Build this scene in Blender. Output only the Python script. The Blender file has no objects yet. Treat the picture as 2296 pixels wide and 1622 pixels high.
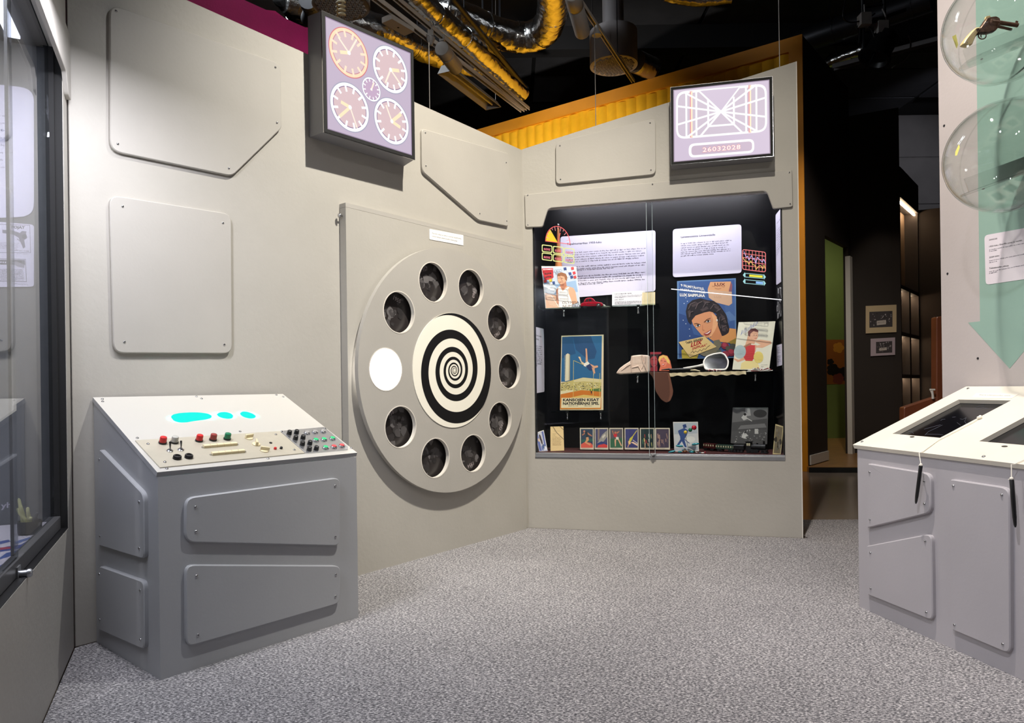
import bpy, bmesh, math, random
from mathutils import Vector, Matrix
random.seed(7)
SC = bpy.context.scene
COL = SC.collection
PI = math.pi
# ------------------------------------------------------------------ camera
FPX, CX, HY, ROLL, EYE = 1573., 1148., 868.6, .0134, 1.0      # measured from the photograph (2296 x 1622)
cd = bpy.data.cameras.new('camera'); cam = bpy.data.objects.new('camera', cd); COL.objects.link(cam)
cd.sensor_fit = 'HORIZONTAL'; cd.sensor_width = 36; cd.lens = 36 * FPX / 2296
cd.shift_y = (HY - 811) / 2296; cd.clip_start = .02; cd.clip_end = 100
_c, _s = math.cos(ROLL), math.sin(ROLL)
cam.matrix_world = Matrix(((_c, _s, 0, 0), (0, 0, -1, 0), (-_s, _c, 0, EYE), (0, 0, 0, 1)))
SC.camera = cam
# ------------------------------------------------------------------ world, exposure
SC.view_settings.view_transform = 'Standard'; SC.view_settings.look = 'None'
SC.view_settings.exposure = 0; SC.view_settings.gamma = 1; SC.view_settings.use_curve_mapping = False
W = bpy.data.worlds.new('world'); SC.world = W; W.use_nodes = True
W.node_tree.nodes['Background'].inputs[0].default_value = (.55, .6, .7, 1)
W.node_tree.nodes['Background'].inputs[1].default_value = .02


def lamp(name, kind, loc, target, power, color, size=.05, angle=90, blend=.6, parent=None):
    l = bpy.data.lights.new(name, kind); l.energy = power; l.color = color
    if kind == 'SPOT':
        l.spot_size = math.radians(angle); l.spot_blend = blend; l.shadow_soft_size = size
    elif kind == 'POINT':
        l.shadow_soft_size = size
    else:
        l.shape = 'RECTANGLE'; l.size = size[0]; l.size_y = size[1]
    o = bpy.data.objects.new(name, l); COL.objects.link(o)
    o.location = loc
    if target is not None:
        o.rotation_euler = (Vector(target) - Vector(loc)).to_track_quat('-Z', 'Y').to_euler()
    return o


# three spots of the ceiling track over the middle of the pod (key light), and softer ones further back
KEY = (.78, 2.57, 4.55)
WARM = (1., .93, .81); COOL = (.88, .94, 1.)
lamp('spot_light', 'SPOT', (.74, 2.60, 4.55), (-.38, 4.15, 2.05), 800, WARM, .022, 72, 1.)      # left wall
lamp('spot_light', 'SPOT', (.82, 2.52, 4.57), (1.25, 4.25, .6), 350, WARM, .022, 80, .9)         # back wall and floor
lamp('spot_light', 'SPOT', (.80, 2.58, 4.53), (1.95, 2.6, .55), 370, (1., .91, .86), .022, 84, .95)   # right panel and console
lamp('spot_light', 'SPOT', (.76, 2.55, 4.56), (-1.05, 3.0, 1.05), 175, COOL, .022, 58, 1.)       # left console
lamp('spot_light', 'SPOT', (-.6, .2, 4.6), (1.9, 2.5, .3), 430, (.95, .94, 1.), .06, 40, .9)    # right console front
lamp('spot_light', 'SPOT', (1.0, -1.8, 4.6), (1.2, 4.7, 1.6), 110, (1., .93, .85), .06, 56, .9)
lamp('spot_light', 'SPOT', (.4, -2.4, 4.6), (.6, 2.6, 0), 55, COOL, .08, 70, .9)
lamp('spot_light', 'SPOT', (-.2, 8.0, 3.0), (.75, 9.9, 3.70), 340, (1., .95, .86), .06, 92, .95)     # washes the yellow wall
lamp('spot_light', 'SPOT', (-1.1, 4.1, 5.6), (-1.8, 4.95, 3.55), 130, (1., .9, .9), .04, 56, .9)    # washes the magenta wall
lamp('duct_fill', 'AREA', (-2.6, 7.2, 6.3), (.3, 9.0, 5.0), 170, (.86, .93, 1.), (2.4, .9))           # added unseen cool light for silver highlights on the ducts
lamp('spot_light', 'SPOT', (1.2, -1.0, 3.2), (-.6, 8.0, 5.2), 520, (1., .97, .93), .08, 25, .6)      # added unseen fill on the far ceiling services
# ------------------------------------------------------------------ geometry of view: rays through measured points of the photograph
EYEP = Vector((0, 0, EYE))


def ray(px, py):
    dx, dy = px - CX, py - HY
    return Vector(((dx - ROLL * dy) / FPX, 1, -(dy + ROLL * dx) / FPX))


def onz(px, py, z=0.):
    r = ray(px, py); return EYEP + r * ((z - EYE) / r.z)


def aty(px, py, y): return EYEP + ray(px, py) * y


Z3 = Vector((0, 0, 1))


class Fr:
    """a plane in the world: origin o, axis t along, axis v up, normal n towards the viewer's side"""
    def __init__(s, o, t, v=Z3):
        s.o = Vector((o[0], o[1], o[2] if len(o) > 2 else 0)); s.t = Vector((t[0], t[1], t[2] if len(t) > 2 else 0)).normalized()
        s.v = Vector(v).normalized(); s.n = s.t.cross(s.v)
        if s.n.dot(EYEP - s.o) < 0: s.n = -s.n

    def p(s, px, py, off=0.):
        r = ray(px, py); return EYEP + r * ((off - (EYEP - s.o).dot(s.n)) / r.dot(s.n))

    def uv(s, px, py, off=0.):
        q = s.p(px, py, off) - s.o; return (q.dot(s.t), q.dot(s.v))

    def P(s, u, v, d=0.): return s.o + s.t * u + s.v * v + s.n * d

    def M(s, u=0, v=0, d=0):
        o = s.P(u, v, d)
        return Matrix(((s.t.x, s.v.x, s.n.x, o.x), (s.t.y, s.v.y, s.n.y, o.y), (s.t.z, s.v.z, s.n.z, o.z), (0, 0, 0, 1)))


fl = lambda px, py: onz(px, py, 0)
cor = fl(1182, 1184)
L0 = fl(169, 1452)
L = Fr(cor, cor - L0)                       # left wall of the pod
R = Fr(cor, fl(1799, 1207) - cor)           # back wall with the showcase
C = Fr(fl(132, 1533), fl(132, 1533) - fl(94, 1622))      # near left wall with the dark showcase
K = Fr(fl(1927, 1361), fl(2296, 1527) - fl(1927, 1361))  # front of right console
FC = Fr(fl(360, 1526), fl(801, 1386) - fl(360, 1526))    # front of left console
D = Fr(fl(1182, 1186), fl(1182, 1186) - fl(801, 1292))   # dial board
PN = Fr(K.o - K.n * .59, K.t)               # panel behind right console
SD = Fr(FC.o, FC.n)                        # left side of left console


# ------------------------------------------------------------------ materials
def srgb(*c):
    if len(c) == 1: c = c[0]
    out = []
    for x in c[:3]:
        x = x / 255.
        out.append(x / 12.92 if x <= .04045 else ((x + .055) / 1.055) ** 2.4)
    return tuple(out) + (1,)


MATS = {}


def mat(name, col=(128, 128, 128), rough=.6, metal=0., var=.0, scale=8., bump=0., bscale=60., emit=0., ecol=None, spec=.5, alpha=None, trans=0.):
    if name in MATS: return MATS[name]
    m = bpy.data.materials.new(name); m.use_nodes = True; MATS[name] = m
    nt = m.node_tree; b = nt.nodes['Principled BSDF']; N = nt.nodes.new; Lk = nt.links.new
    b.inputs['Roughness'].default_value = rough; b.inputs['Metallic'].default_value = metal
    b.inputs['Specular IOR Level'].default_value = spec
    c = srgb(col); b.inputs['Base Color'].default_value = c
    tc = N('ShaderNodeTexCoord')
    if var:
        n = N('ShaderNodeTexNoise'); n.inputs['Scale'].default_value = scale; n.inputs['Detail'].default_value = 6
        Lk(tc.outputs['Object'], n.inputs['Vector'])
        r = N('ShaderNodeMapRange'); r.inputs[1].default_value = .3; r.inputs[2].default_value = .7
        r.inputs[3].default_value = 1 - var; r.inputs[4].default_value = 1 + var
        Lk(n.outputs['Fac'], r.inputs[0])
        h = N('ShaderNodeVectorMath'); h.operation = 'SCALE'; h.inputs[0].default_value = c[:3]
        Lk(r.outputs[0], h.inputs['Scale']); Lk(h.outputs[0], b.inputs['Base Color'])
    if bump:
        n2 = N('ShaderNodeTexNoise'); n2.inputs['Scale'].default_value = bscale; n2.inputs['Detail'].default_value = 4
        Lk(tc.outputs['Object'], n2.inputs['Vector'])
        bp = N('ShaderNodeBump'); bp.inputs['Strength'].default_value = bump; bp.inputs['Distance'].default_value = .01
        Lk(n2.outputs['Fac'], bp.inputs['Height']); Lk(bp.outputs[0], b.inputs['Normal'])
    if emit:
        b.inputs['Emission Color'].default_value = srgb(ecol or col); b.inputs['Emission Strength'].default_value = emit
    if trans: b.inputs['Transmission Weight'].default_value = trans
    return m


wallm = mat('grey_wall_paint', (172, 168, 160), .55, var=.05, scale=2.2, bump=.10, bscale=45)
panelm = mat('grey_panel_paint', (170, 166, 159), .5, var=.04, scale=3., bump=.04, bscale=70)
consm = mat('grey_console_paint', (162, 163, 166), .42, var=.03, scale=3., bump=.03, bscale=90)
cons2m = mat('pale_console_paint', (172, 168, 172), .45, var=.04, scale=2.5, bump=.03, bscale=90)
panm2 = mat('pale_panel_paint', (184, 176, 174), .6, var=.04, scale=3, bump=.05, bscale=80)
creamm = mat('cream_board', (226, 219, 204), .45, var=.03, scale=5)
steel = mat('steel', (190, 190, 192), .22, 1.)
alum = mat('aluminium', (178, 180, 184), .35, .8, var=.04, scale=14)
darkst = mat('dark_metal', (50, 50, 54), .4, .6)
black = mat('black_plastic', (16, 16, 18), .4)
blackm = mat('black_matt', (9, 9, 10), .8)
caseb = mat('black_case_lining', (9, 9, 12), .33, var=.2, scale=6, bump=.03, bscale=200, spec=.28)
ceilm = mat('black_ceiling', (13, 13, 15), .85)
ceilp = mat('dark_ceiling_panel', (62, 62, 66), .8, var=.15, scale=3)
darkw = mat('dark_brown_wall', (44, 35, 29), .75, var=.1, scale=2)
yelm = mat('yellow_foam', (238, 172, 6), .8, var=.06, scale=12, bump=.1, bscale=120)
orgm = mat('orange_board', (214, 136, 8), .6, var=.05, scale=4)
magm = mat('magenta_board', (178, 16, 106), .75, var=.08, scale=7, bump=.1, bscale=90)
woodm = mat('red_brown_wood', (112, 62, 40), .4, var=.25, scale=5)
parq = mat('parquet', (150, 108, 62), .35, var=.2, scale=7)
vinyl = mat('grey_vinyl', (120, 108, 98), .22, var=.08, scale=2)
whitep = mat('white_paint', (222, 218, 210), .45)
trackm = mat('grey_track', (190, 182, 172), .45, .1)
lampw = mat('grey_lamp_housing', (150, 146, 142), .45)
greenw = mat('green_paint', (112, 128, 62), .6, var=.06, scale=3)
concr = mat('concrete', (92, 88, 86), .85, var=.18, scale=1.6, bump=.2, bscale=30)
ivory = mat('ivory_plastic', (222, 208, 170), .4)
ropem = mat('white_cord', (232, 226, 212), .7)
# carpet: flecked grey loop pile
m = bpy.data.materials.new('flecked_carpet'); m.use_nodes = True; nt = m.node_tree; b = nt.nodes['Principled BSDF']
tc = nt.nodes.new('ShaderNodeTexCoord'); b.inputs['Roughness'].default_value = .95; b.inputs['Specular IOR Level'].default_value = .1
mp = nt.nodes.new('ShaderNodeMapping'); mp.inputs['Scale'].default_value = (1., 1.7, 1.); mp.inputs['Rotation'].default_value = (0, 0, .5)
nt.links.new(tc.outputs['Object'], mp.inputs[0])
n1 = nt.nodes.new('ShaderNodeTexNoise'); n1.inputs['Scale'].default_value = 105; n1.inputs['Detail'].default_value = 4; n1.inputs['Roughness'].default_value = .7
nt.links.new(mp.outputs[0], n1.inputs['Vector'])
n2 = nt.nodes.new('ShaderNodeTexNoise'); n2.inputs['Scale'].default_value = 1.3; n2.inputs['Detail'].default_value = 3
nt.links.new(tc.outputs['Object'], n2.inputs['Vector'])
cr = nt.nodes.new('ShaderNodeValToRGB'); e = cr.color_ramp.elements
e[0].position = .36; e[0].color = srgb(66, 66, 70); e[1].position = .66; e[1].color = srgb(216, 212, 211)
x = e.new(.5); x.color = srgb(130, 128, 130)
nt.links.new(n1.outputs['Fac'], cr.inputs[0])
mr = nt.nodes.new('ShaderNodeMapRange'); mr.inputs[1].default_value = .3; mr.inputs[2].default_value = .7; mr.inputs[3].default_value = .9; mr.inputs[4].default_value = 1.08
nt.links.new(n2.outputs['Fac'], mr.inputs[0])
sc = nt.nodes.new('ShaderNodeVectorMath'); sc.operation = 'SCALE'; nt.links.new(cr.outputs[0], sc.inputs[0]); nt.links.new(mr.outputs[0], sc.inputs['Scale'])
nt.links.new(sc.outputs[0], b.inputs['Base Color'])
bp = nt.nodes.new('ShaderNodeBump'); bp.inputs['Strength'].default_value = .6; bp.inputs['Distance'].default_value = .006
nt.links.new(n1.outputs['Fac'], bp.inputs['Height']); nt.links.new(bp.outputs[0], b.inputs['Normal'])
carpm = m


def foil(name, col):
    m = bpy.data.materials.new(name); m.use_nodes = True; nt = m.node_tree; b = nt.nodes['Principled BSDF']
    b.inputs['Base Color'].default_value = srgb(col); b.inputs['Metallic'].default_value = 1; b.inputs['Roughness'].default_value = .2
    tc = nt.nodes.new('ShaderNodeTexCoord')
    n = nt.nodes.new('ShaderNodeTexVoronoi'); n.inputs['Scale'].default_value = 11; n.feature = 'F1'
    q = nt.nodes.new('ShaderNodeTexNoise'); q.inputs['Scale'].default_value = 14; q.inputs['Detail'].default_value = 5
    nt.links.new(tc.outputs['Object'], n.inputs['Vector']); nt.links.new(tc.outputs['Object'], q.inputs['Vector'])
    a = nt.nodes.new('ShaderNodeMath'); a.operation = 'ADD'
    nt.links.new(n.outputs['Distance'], a.inputs[0]); nt.links.new(q.outputs['Fac'], a.inputs[1])
    bp = nt.nodes.new('ShaderNodeBump'); bp.inputs['Strength'].default_value = .30; bp.inputs['Distance'].default_value = .03
    nt.links.new(a.outputs[0], bp.inputs['Height']); nt.links.new(bp.outputs[0], b.inputs['Normal'])
    return m


foilm = foil('crinkled_foil', (200, 198, 196))


def glassmat(name, tint=(1, 1, 1), ior=1.5, rough=.0, gain=1.0):
    m = bpy.data.materials.new(name); m.use_nodes = True; nt = m.node_tree
    for n in list(nt.nodes):
        if n.type != 'OUTPUT_MATERIAL': nt.nodes.remove(n)
    out = nt.nodes['Material Output']
    t = nt.nodes.new('ShaderNodeBsdfTransparent'); t.inputs[0].default_value = tint + (1,)
    g = nt.nodes.new('ShaderNodeBsdfGlossy'); g.inputs['Roughness'].default_value = rough
    f = nt.nodes.new('ShaderNodeLayerWeight'); f.inputs[0].default_value = .5      # facing = 1 - |cos|
    p5 = nt.nodes.new('ShaderNodeMath'); p5.operation = 'POWER'; p5.inputs[1].default_value = 5
    nt.links.new(f.outputs['Facing'], p5.inputs[0])
    r0 = ((ior - 1) / (ior + 1)) ** 2
    k = nt.nodes.new('ShaderNodeMath'); k.operation = 'MULTIPLY_ADD'; k.inputs[1].default_value = (1 - r0) * gain; k.inputs[2].default_value = r0; k.use_clamp = True
    nt.links.new(p5.outputs[0], k.inputs[0])
    x = nt.nodes.new('ShaderNodeMixShader')
    nt.links.new(k.outputs[0], x.inputs[0]); nt.links.new(t.outputs[0], x.inputs[1]); nt.links.new(g.outputs[0], x.inputs[2])
    nt.links.new(x.outputs[0], out.inputs[0])
    return m


glass = glassmat('case_glass', (.96, .97, .97), 1.45, 0, 1.)
acryl = glassmat('clear_acrylic', (.965, .975, .97), 1.49, .01, .75)
smoke = glassmat('tinted_case_glass', (.80, .82, .84), 1.5, 0, .8)


def attrmat(name, rough=.5, emit=0.):
    m = bpy.data.materials.new(name); m.use_nodes = True; nt = m.node_tree; b = nt.nodes['Principled BSDF']
    a = nt.nodes.new('ShaderNodeVertexColor'); a.layer_name = 'Col'
    b.inputs['Roughness'].default_value = rough
    if emit:
        b.inputs['Base Color'].default_value = (.02, .02, .02, 1)
        nt.links.new(a.outputs[0], b.inputs['Emission Color']); b.inputs['Emission Strength'].default_value = emit
    else:
        nt.links.new(a.outputs[0], b.inputs['Base Color'])
    return m


printm = attrmat('printed_ink', .5)
glowm = attrmat('backlit_print', .3, 1.0)
reflm = attrmat('painted_reflection', .4, 1.0)  # emitting colour for the reflections painted on the panes


# ------------------------------------------------------------------ mesh builder
class MB:
    def __init__(s): s.v = []; s.f = []; s.m = []; s.c = []; s.mats = []

    def mi(s, m):
        if m not in s.mats: s.mats.append(m)
        return s.mats.index(m)

    def add(s, verts, faces, m, M=None, col=None):
        k = len(s.v); i = s.mi(m)
        for p in verts:
            p = Vector(p); s.v.append(M @ p if M is not None else p)
        for f in faces:
            s.f.append([k + j for j in f]); s.m.append(i); s.c.append(col)
        return s

    def box(s, a0, a1, b0, b1, c0, c1, m, M=None, bev=0.):
        if bev: return s.prism([(a0, b0), (a1, b0), (a1, b1), (a0, b1)], c0, c1, m, M, bev)
        v = [(x, y, z) for z in (c0, c1) for x, y in ((a0, b0), (a1, b0), (a1, b1), (a0, b1))]
        return s.add(v, [(3, 2, 1, 0), (4, 5, 6, 7), (0, 1, 5, 4), (1, 2, 6, 5), (2, 3, 7, 6), (3, 0, 4, 7)], m, M)

    def prism(s, poly, c0, c1, m, M=None, bev=0., m2=None, cap0=True):
        poly = ccw(poly); n = len(poly)
        rings = [[(x, y, c0) for x, y in poly]]
        if bev:
            rings.append([(x, y, c1 - bev) for x, y in poly]); rings.append([(x, y, c1) for x, y in inset(poly, bev)])
        else: rings.append([(x, y, c1) for x, y in poly])
        v = [p for r in rings for p in r]; F = []
        for k in range(len(rings) - 1):
            for i in range(n):
                j = (i + 1) % n; F.append((k * n + i, k * n + j, (k + 1) * n + j, (k + 1) * n + i))
        if cap0: F.append(tuple(range(n - 1, -1, -1)))
        s.add(v, F, m, M)
        q = (len(rings) - 1) * n
        s.add(v[q:], [tuple(range(n))], m2 or m, M)
        return s

    def lathe(s, prof, m, M=None, n=16, cap=True):
        v = []; F = []
        for r, h in prof:
            for i in range(n):
                a = 2 * PI * i / n; v.append((r * math.cos(a), r * math.sin(a), h))
        for k in range(len(prof) - 1):
            for i in range(n):
                j = (i + 1) % n; F.append((k * n + i, k * n + j, (k + 1) * n + j, (k + 1) * n + i))
        if cap:
            F.append(tuple(range(n - 1, -1, -1))); q = (len(prof) - 1) * n; F.append(tuple(range(q, q + n)))
        return s.add(v, F, m, M)

    def tube(s, pts, r, m, n=8, caps=True, M=None):
        pts = [Vector(p) for p in pts]; rs = r if isinstance(r, (list, tuple)) else [r] * len(pts)
        v = []; F = []; t0 = None; ref = None
        for i, p in enumerate(pts):
            t = (pts[min(i + 1, len(pts) - 1)] - pts[max(i - 1, 0)]).normalized()
            if ref is None:
                ref = t.orthogonal().normalized()
            ref = (ref - t * ref.dot(t)).normalized(); bi = t.cross(ref)
            for k in range(n):
                a = 2 * PI * k / n; v.append(p + (ref * math.cos(a) + bi * math.sin(a)) * rs[i])
        for i in range(len(pts) - 1):
            for k in range(n):
                j = (k + 1) % n; F.append((i * n + k, i * n + j, (i + 1) * n + j, (i + 1) * n + k))
        if caps:
            F.append(tuple(range(n - 1, -1, -1))); q = (len(pts) - 1) * n; F.append(tuple(range(q, q + n)))
        return s.add(v, F, m, M)

    def ball(s, c, r, m, M=None, n=12, k=8, sc=(1, 1, 1)):
        v = [(c[0], c[1], c[2] - r * sc[2])]; F = []
        for i in range(1, k):
            a = PI * i / k
            for j in range(n):
                b = 2 * PI * j / n
                v.append((c[0] + r * sc[0] * math.sin(a) * math.cos(b), c[1] + r * sc[1] * math.sin(a) * math.sin(b), c[2] - r * sc[2] * math.cos(a)))
        v.append((c[0], c[1], c[2] + r * sc[2])); e = len(v) - 1
        for j in range(n):
            F.append((0, 1 + (j + 1) % n, 1 + j)); F.append((e, e - n + j, e - n + (j + 1) % n))
        for i in range(k - 2):
            for j in range(n):
                F.append((1 + i * n + j, 1 + i * n + (j + 1) % n, 1 + (i + 1) * n + (j + 1) % n, 1 + (i + 1) * n + j))
        return s.add(v, F, m, M)

    def filled(s, loops, c0, c1, m, M=None):
        vv, ff = curve_fill(loops, (c1 - c0) / 2)
        return s.add([(x, y, z + (c0 + c1) / 2) for x, y, z in vv], ff, m, M)

    def mesh(s, name, org=Vector((0, 0, 0)), smooth=None):
        me = bpy.data.meshes.new(name)
        me.from_pydata([v - org for v in s.v], [], s.f)
        for m in s.mats: me.materials.append(m)
        me.polygons.foreach_set('material_index', s.m)
        if any(c is not None for c in s.c):
            at = me.color_attributes.new('Col', 'FLOAT_COLOR', 'CORNER')
            buf = []
            for p, c in zip(me.polygons, s.c): buf += list(c or (1, 1, 1, 1)) * p.loop_total
            at.data.foreach_set('color', buf)
        me.update()
        if smooth is not None:
            me.polygons.foreach_set('use_smooth', [True] * len(me.polygons)); me.set_sharp_from_angle(angle=math.radians(smooth))
        return me


def area2(p): return sum(p[i][0] * p[(i + 1) % len(p)][1] - p[(i + 1) % len(p)][0] * p[i][1] for i in range(len(p)))


def ccw(p): return list(p) if area2(p) > 0 else list(reversed(p))


def inset(p, d):
    n = len(p); out = []
    for i in range(n):
        a, b, c = Vector(p[i - 1][:2]), Vector(p[i][:2]), Vector(p[(i + 1) % n][:2])
        e1, e2 = (b - a), (c - b)
        if e1.length < 1e-7 or e2.length < 1e-7: out.append(tuple(b)); continue
        n1 = Vector((-e1.y, e1.x)).normalized(); n2 = Vector((-e2.y, e2.x)).normalized()
        h = (n1 + n2)
        if h.length < .1: out.append(tuple(b)); continue
        h.normalize(); k = d / max(.35, h.dot(n1)); out.append((b.x + h.x * k, b.y + h.y * k))
    return out


def rpoly(p, r, seg=5):
    n = len(p); out = []; rr = r if isinstance(r, (list, tuple)) else [r] * n
    for i in range(n):
        a, b, c = Vector(p[i - 1]), Vector(p[i]), Vector(p[(i + 1) % n])
        d1, d2 = (a - b), (c - b); k = min(rr[i], d1.length * .45, d2.length * .45)
        if k < 1e-6: out.append(tuple(b)); continue
        s, e = b + d1.normalized() * k, b + d2.normalized() * k
        for q in range(seg + 1):
            t = q / seg; w = s * (1 - t) ** 2 + b * 2 * t * (1 - t) + e * t * t
            w = w * .55 + (s.lerp(e, t) + (b - (s + e) / 2) * .586 * math.sin(PI * t)) * .45
            out.append((w.x, w.y))
    return out


def circle(cx, cy, r, n=32, ry=None): return [(cx + r * math.cos(2 * PI * i / n), cy + (ry or r) * math.sin(2 * PI * i / n)) for i in range(n)]


def to_mesh(data):
    o = bpy.data.objects.new('tmp', data); COL.objects.link(o)
    me = bpy.data.meshes.new_from_object(o.evaluated_get(bpy.context.evaluated_depsgraph_get()))
    v = [tuple(x.co) for x in me.vertices]; f = [tuple(p.vertices) for p in me.polygons]
    bpy.data.objects.remove(o); bpy.data.meshes.remove(me)
    return v, f


def curve_fill(loops, ext):
    cu = bpy.data.curves.new('tmp', 'CURVE'); cu.dimensions = '2D'; cu.fill_mode = 'BOTH'; cu.extrude = ext
    for lp in loops:
        sp = cu.splines.new('POLY'); sp.points.add(len(lp) - 1); sp.use_cyclic_u = True
        for q, (x, y) in zip(sp.points, lp): q.co = (x, y, 0, 1)
    r = to_mesh(cu); bpy.data.curves.remove(cu); return r


TXT = {}


def glyphs(t, bold=0., space=1., shear=0.):
    key = (t, bold, space, shear)
    if key not in TXT:
        cu = bpy.data.curves.new('tmp', 'FONT'); cu.body = t; cu.resolution_u = 2; cu.offset = bold; cu.space_character = space; cu.shear = shear
        v, f = to_mesh(cu); bpy.data.curves.remove(cu)
        xs = [q[0] for q in v]; TXT[key] = ([(q[0] - min(xs), q[1]) for q in v], f, max(xs) - min(xs))
    return TXT[key]


# ------------------------------------------------------------------ objects
WL = {}


def tag(o, label=None, cat=None, group=None, kind=None):
    if label: o['label'] = label
    if cat: o['category'] = cat
    if group: o['group'] = group
    if kind: o['kind'] = kind
    return o


def thing(name, loc, label, cat, group=None):
    o = bpy.data.objects.new(name, None); COL.objects.link(o); o.location = loc; o.empty_display_size = .05
    WL[o] = Vector(loc); return tag(o, label, cat, group)


def obj(name, mb, parent=None, loc=None, smooth=None, **kw):
    w = WL[parent] if parent is not None else Vector(loc if loc is not None else (0, 0, 0))
    o = bpy.data.objects.new(name, mb.mesh(name, w, smooth)); COL.objects.link(o); WL[o] = w
    if parent is not None: o.parent = parent
    else: o.location = w
    return tag(o, **kw)


def inst(name, me, parent, Mw, **kw):
    o = bpy.data.objects.new(name, me); COL.objects.link(o)
    if parent is not None:
        o.parent = parent; o.matrix_local = Matrix.Translation(-WL[parent]) @ Mw
    else: o.matrix_world = Mw
    WL[o] = WL[parent] if parent is not None else Mw.translation.copy()
    return tag(o, **kw)


def struct(name, mb, loc=(0, 0, 0), **kw):
    return obj(name, mb, None, loc, kind='structure', **kw)


def base_of(mb):
    n = len(mb.v); return Vector((sum(v.x for v in mb.v) / n, sum(v.y for v in mb.v) / n, min(v.z for v in mb.v)))


def single(name, mb, label, cat, group=None, smooth=None):
    return obj(name, mb, None, base_of(mb), smooth, label=label, cat=cat, group=group)


# screw: domed head with a dark hex socket, axis +z
_s = MB(); _s.lathe([(.0052, 0), (.0052, .0012), (.0042, .0026), (.0022, .0034)], steel, n=12); _s.lathe([(.0019, .0034), (.0019, .0037)], black, n=6)
SCREW = _s.mesh('screw', smooth=50)


def screws(pts, fr, off, parent, k=1.):
    for px, py in pts:
        inst('screw', SCREW, parent, fr.M(*fr.uv(px, py, off), off) @ Matrix.Scale(k, 4))


def wpanel(name, fr, pts, rad, thick, parent, scr=(), m=None, label=None, off=0.):
    """rounded board screwed on a plane; pts are the corners of its front face"""
    uv = [fr.uv(x, y, off + thick) for x, y in pts]
    mb = MB().prism(rpoly(uv, rad), off, off + thick, m or panelm, fr.M(), bev=.0035)
    o = obj(name, mb, parent, smooth=35, label=label)
    screws(scr, fr, off + thick, o)
    return o


class Ink:
    """flat print on a plane: shapes given at measured points, layered a fraction of a millimetre apart"""
    def __init__(s, fr, off=0., m=None, step=.00007):
        s.fr = fr; s.off = off; s.mb = MB(); s.k = 1; s.m = m or printm; s.step = step; s.metric = False

    def at(s, x, y):
        return s.fr.P(x, y, s.off + s.k * s.step) if s.metric else s.fr.p(x, y, s.off + s.k * s.step)

    def poly(s, pts, col, gain=1., up=True):
        c = srgb(col); c = tuple(q * gain for q in c[:3]) + (1,)
        s.mb.add([s.at(x, y) for x, y in pts], [tuple(range(len(pts)))], s.m, None, c)
        if up: s.k += 1
        return s

    def ell(s, cx, cy, rx, ry, col, rot=0, n=20, gain=1., up=True):
        a = math.radians(rot); ca, sa = math.cos(a), math.sin(a)
        return s.poly([(cx + rx * math.cos(t) * ca - ry * math.sin(t) * sa, cy + rx * math.cos(t) * sa + ry * math.sin(t) * ca)
                       for t in [2 * PI * i / n for i in range(n)]], col, gain, up)

    def line(s, pts, w, col, gain=1., closed=False, up=True):
        c = srgb(col); c = tuple(q * gain for q in c[:3]) + (1,)
        pts = list(pts); seq = list(zip(pts, pts[1:] + (pts[:1] if closed else [])))
        if not closed: seq = list(zip(pts, pts[1:]))
        for (a, b) in seq:
            d = Vector((b[0] - a[0], b[1] - a[1]))
            if d.length < 1e-6: continue
            d.normalize(); q = Vector((-d.y, d.x)) * (w / 2); e = d * (w * .35)
            P = [(a[0] + q.x - e.x, a[1] + q.y - e.y), (b[0] + q.x + e.x, b[1] + q.y + e.y), (b[0] - q.x + e.x, b[1] - q.y + e.y), (a[0] - q.x - e.x, a[1] - q.y - e.y)]
            s.mb.add([s.at(*p) for p in P], [(0, 1, 2, 3)], s.m, None, c)
        if up: s.k += 1
        return s

    def text(s, t, p0, p1, h, col, bold=.0, gain=1., skew=0., space=1., shear=0., flip=False):
        """text from p0 to p1 along the baseline, capitals h high; flip mirrors it"""
        v, f, w = glyphs(t, bold, space, shear)
        d = Vector((p1[0] - p0[0], p1[1] - p0[1])); ux = d / w; uy = Vector((skew, 1 if s.metric else -1)) * (h / .70)
        c = srgb(col); c = tuple(q * gain for q in c[:3]) + (1,)
        pts = []
        for x, y in v:
            if flip: x = w - x
            pts.append(s.at(p0[0] + ux.x * x + uy.x * y, p0[1] + ux.y * x + uy.y * y))
        s.mb.add(pts, f, s.m, None, c); s.k += 1
        return s

    def bars(s, p0, p1, h, col, word=7.):
        """a line of text too small to read: rows of letter-high strokes grouped into words"""
        d = Vector((p1[0] - p0[0], p1[1] - p0[1])); n = d.length; d.normalize(); x = 0; c = srgb(col)
        q = lambda t, y: s.at(p0[0] + d.x * t, p0[1] + d.y * t - y)
        h *= 1.25; lw = h * .62
        while x < n - lw:
            for _ in range(random.randint(2, 9)):
                if x > n - lw: break
                y1 = h * random.choice((.55, .55, .55, .9)); y0 = -h * random.choice((0, 0, 0, 0, .3)); w = lw * random.uniform(.55, .85)
                s.mb.add([q(x, y0), q(x + w, y0), q(x + w, y1), q(x, y1)], [(0, 1, 2, 3)], s.m, None, c); x += lw
            x += lw * 1.1
        s.k += 1
        return s

    def put(s, name, parent, **kw): return obj(name, s.mb, parent, **kw)


def tilted(fr, BL, BR, TL, ob, ot):
    """plane of a card whose foot stands at offset ob and whose top leans to offset ot"""
    a, b_, c = fr.p(*BL, ob), fr.p(*BR, ob), fr.p(*TL, ot)
    return Fr(a, b_ - a, (c - a) - (b_ - a).normalized() * (c - a).dot((b_ - a).normalized()))


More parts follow.
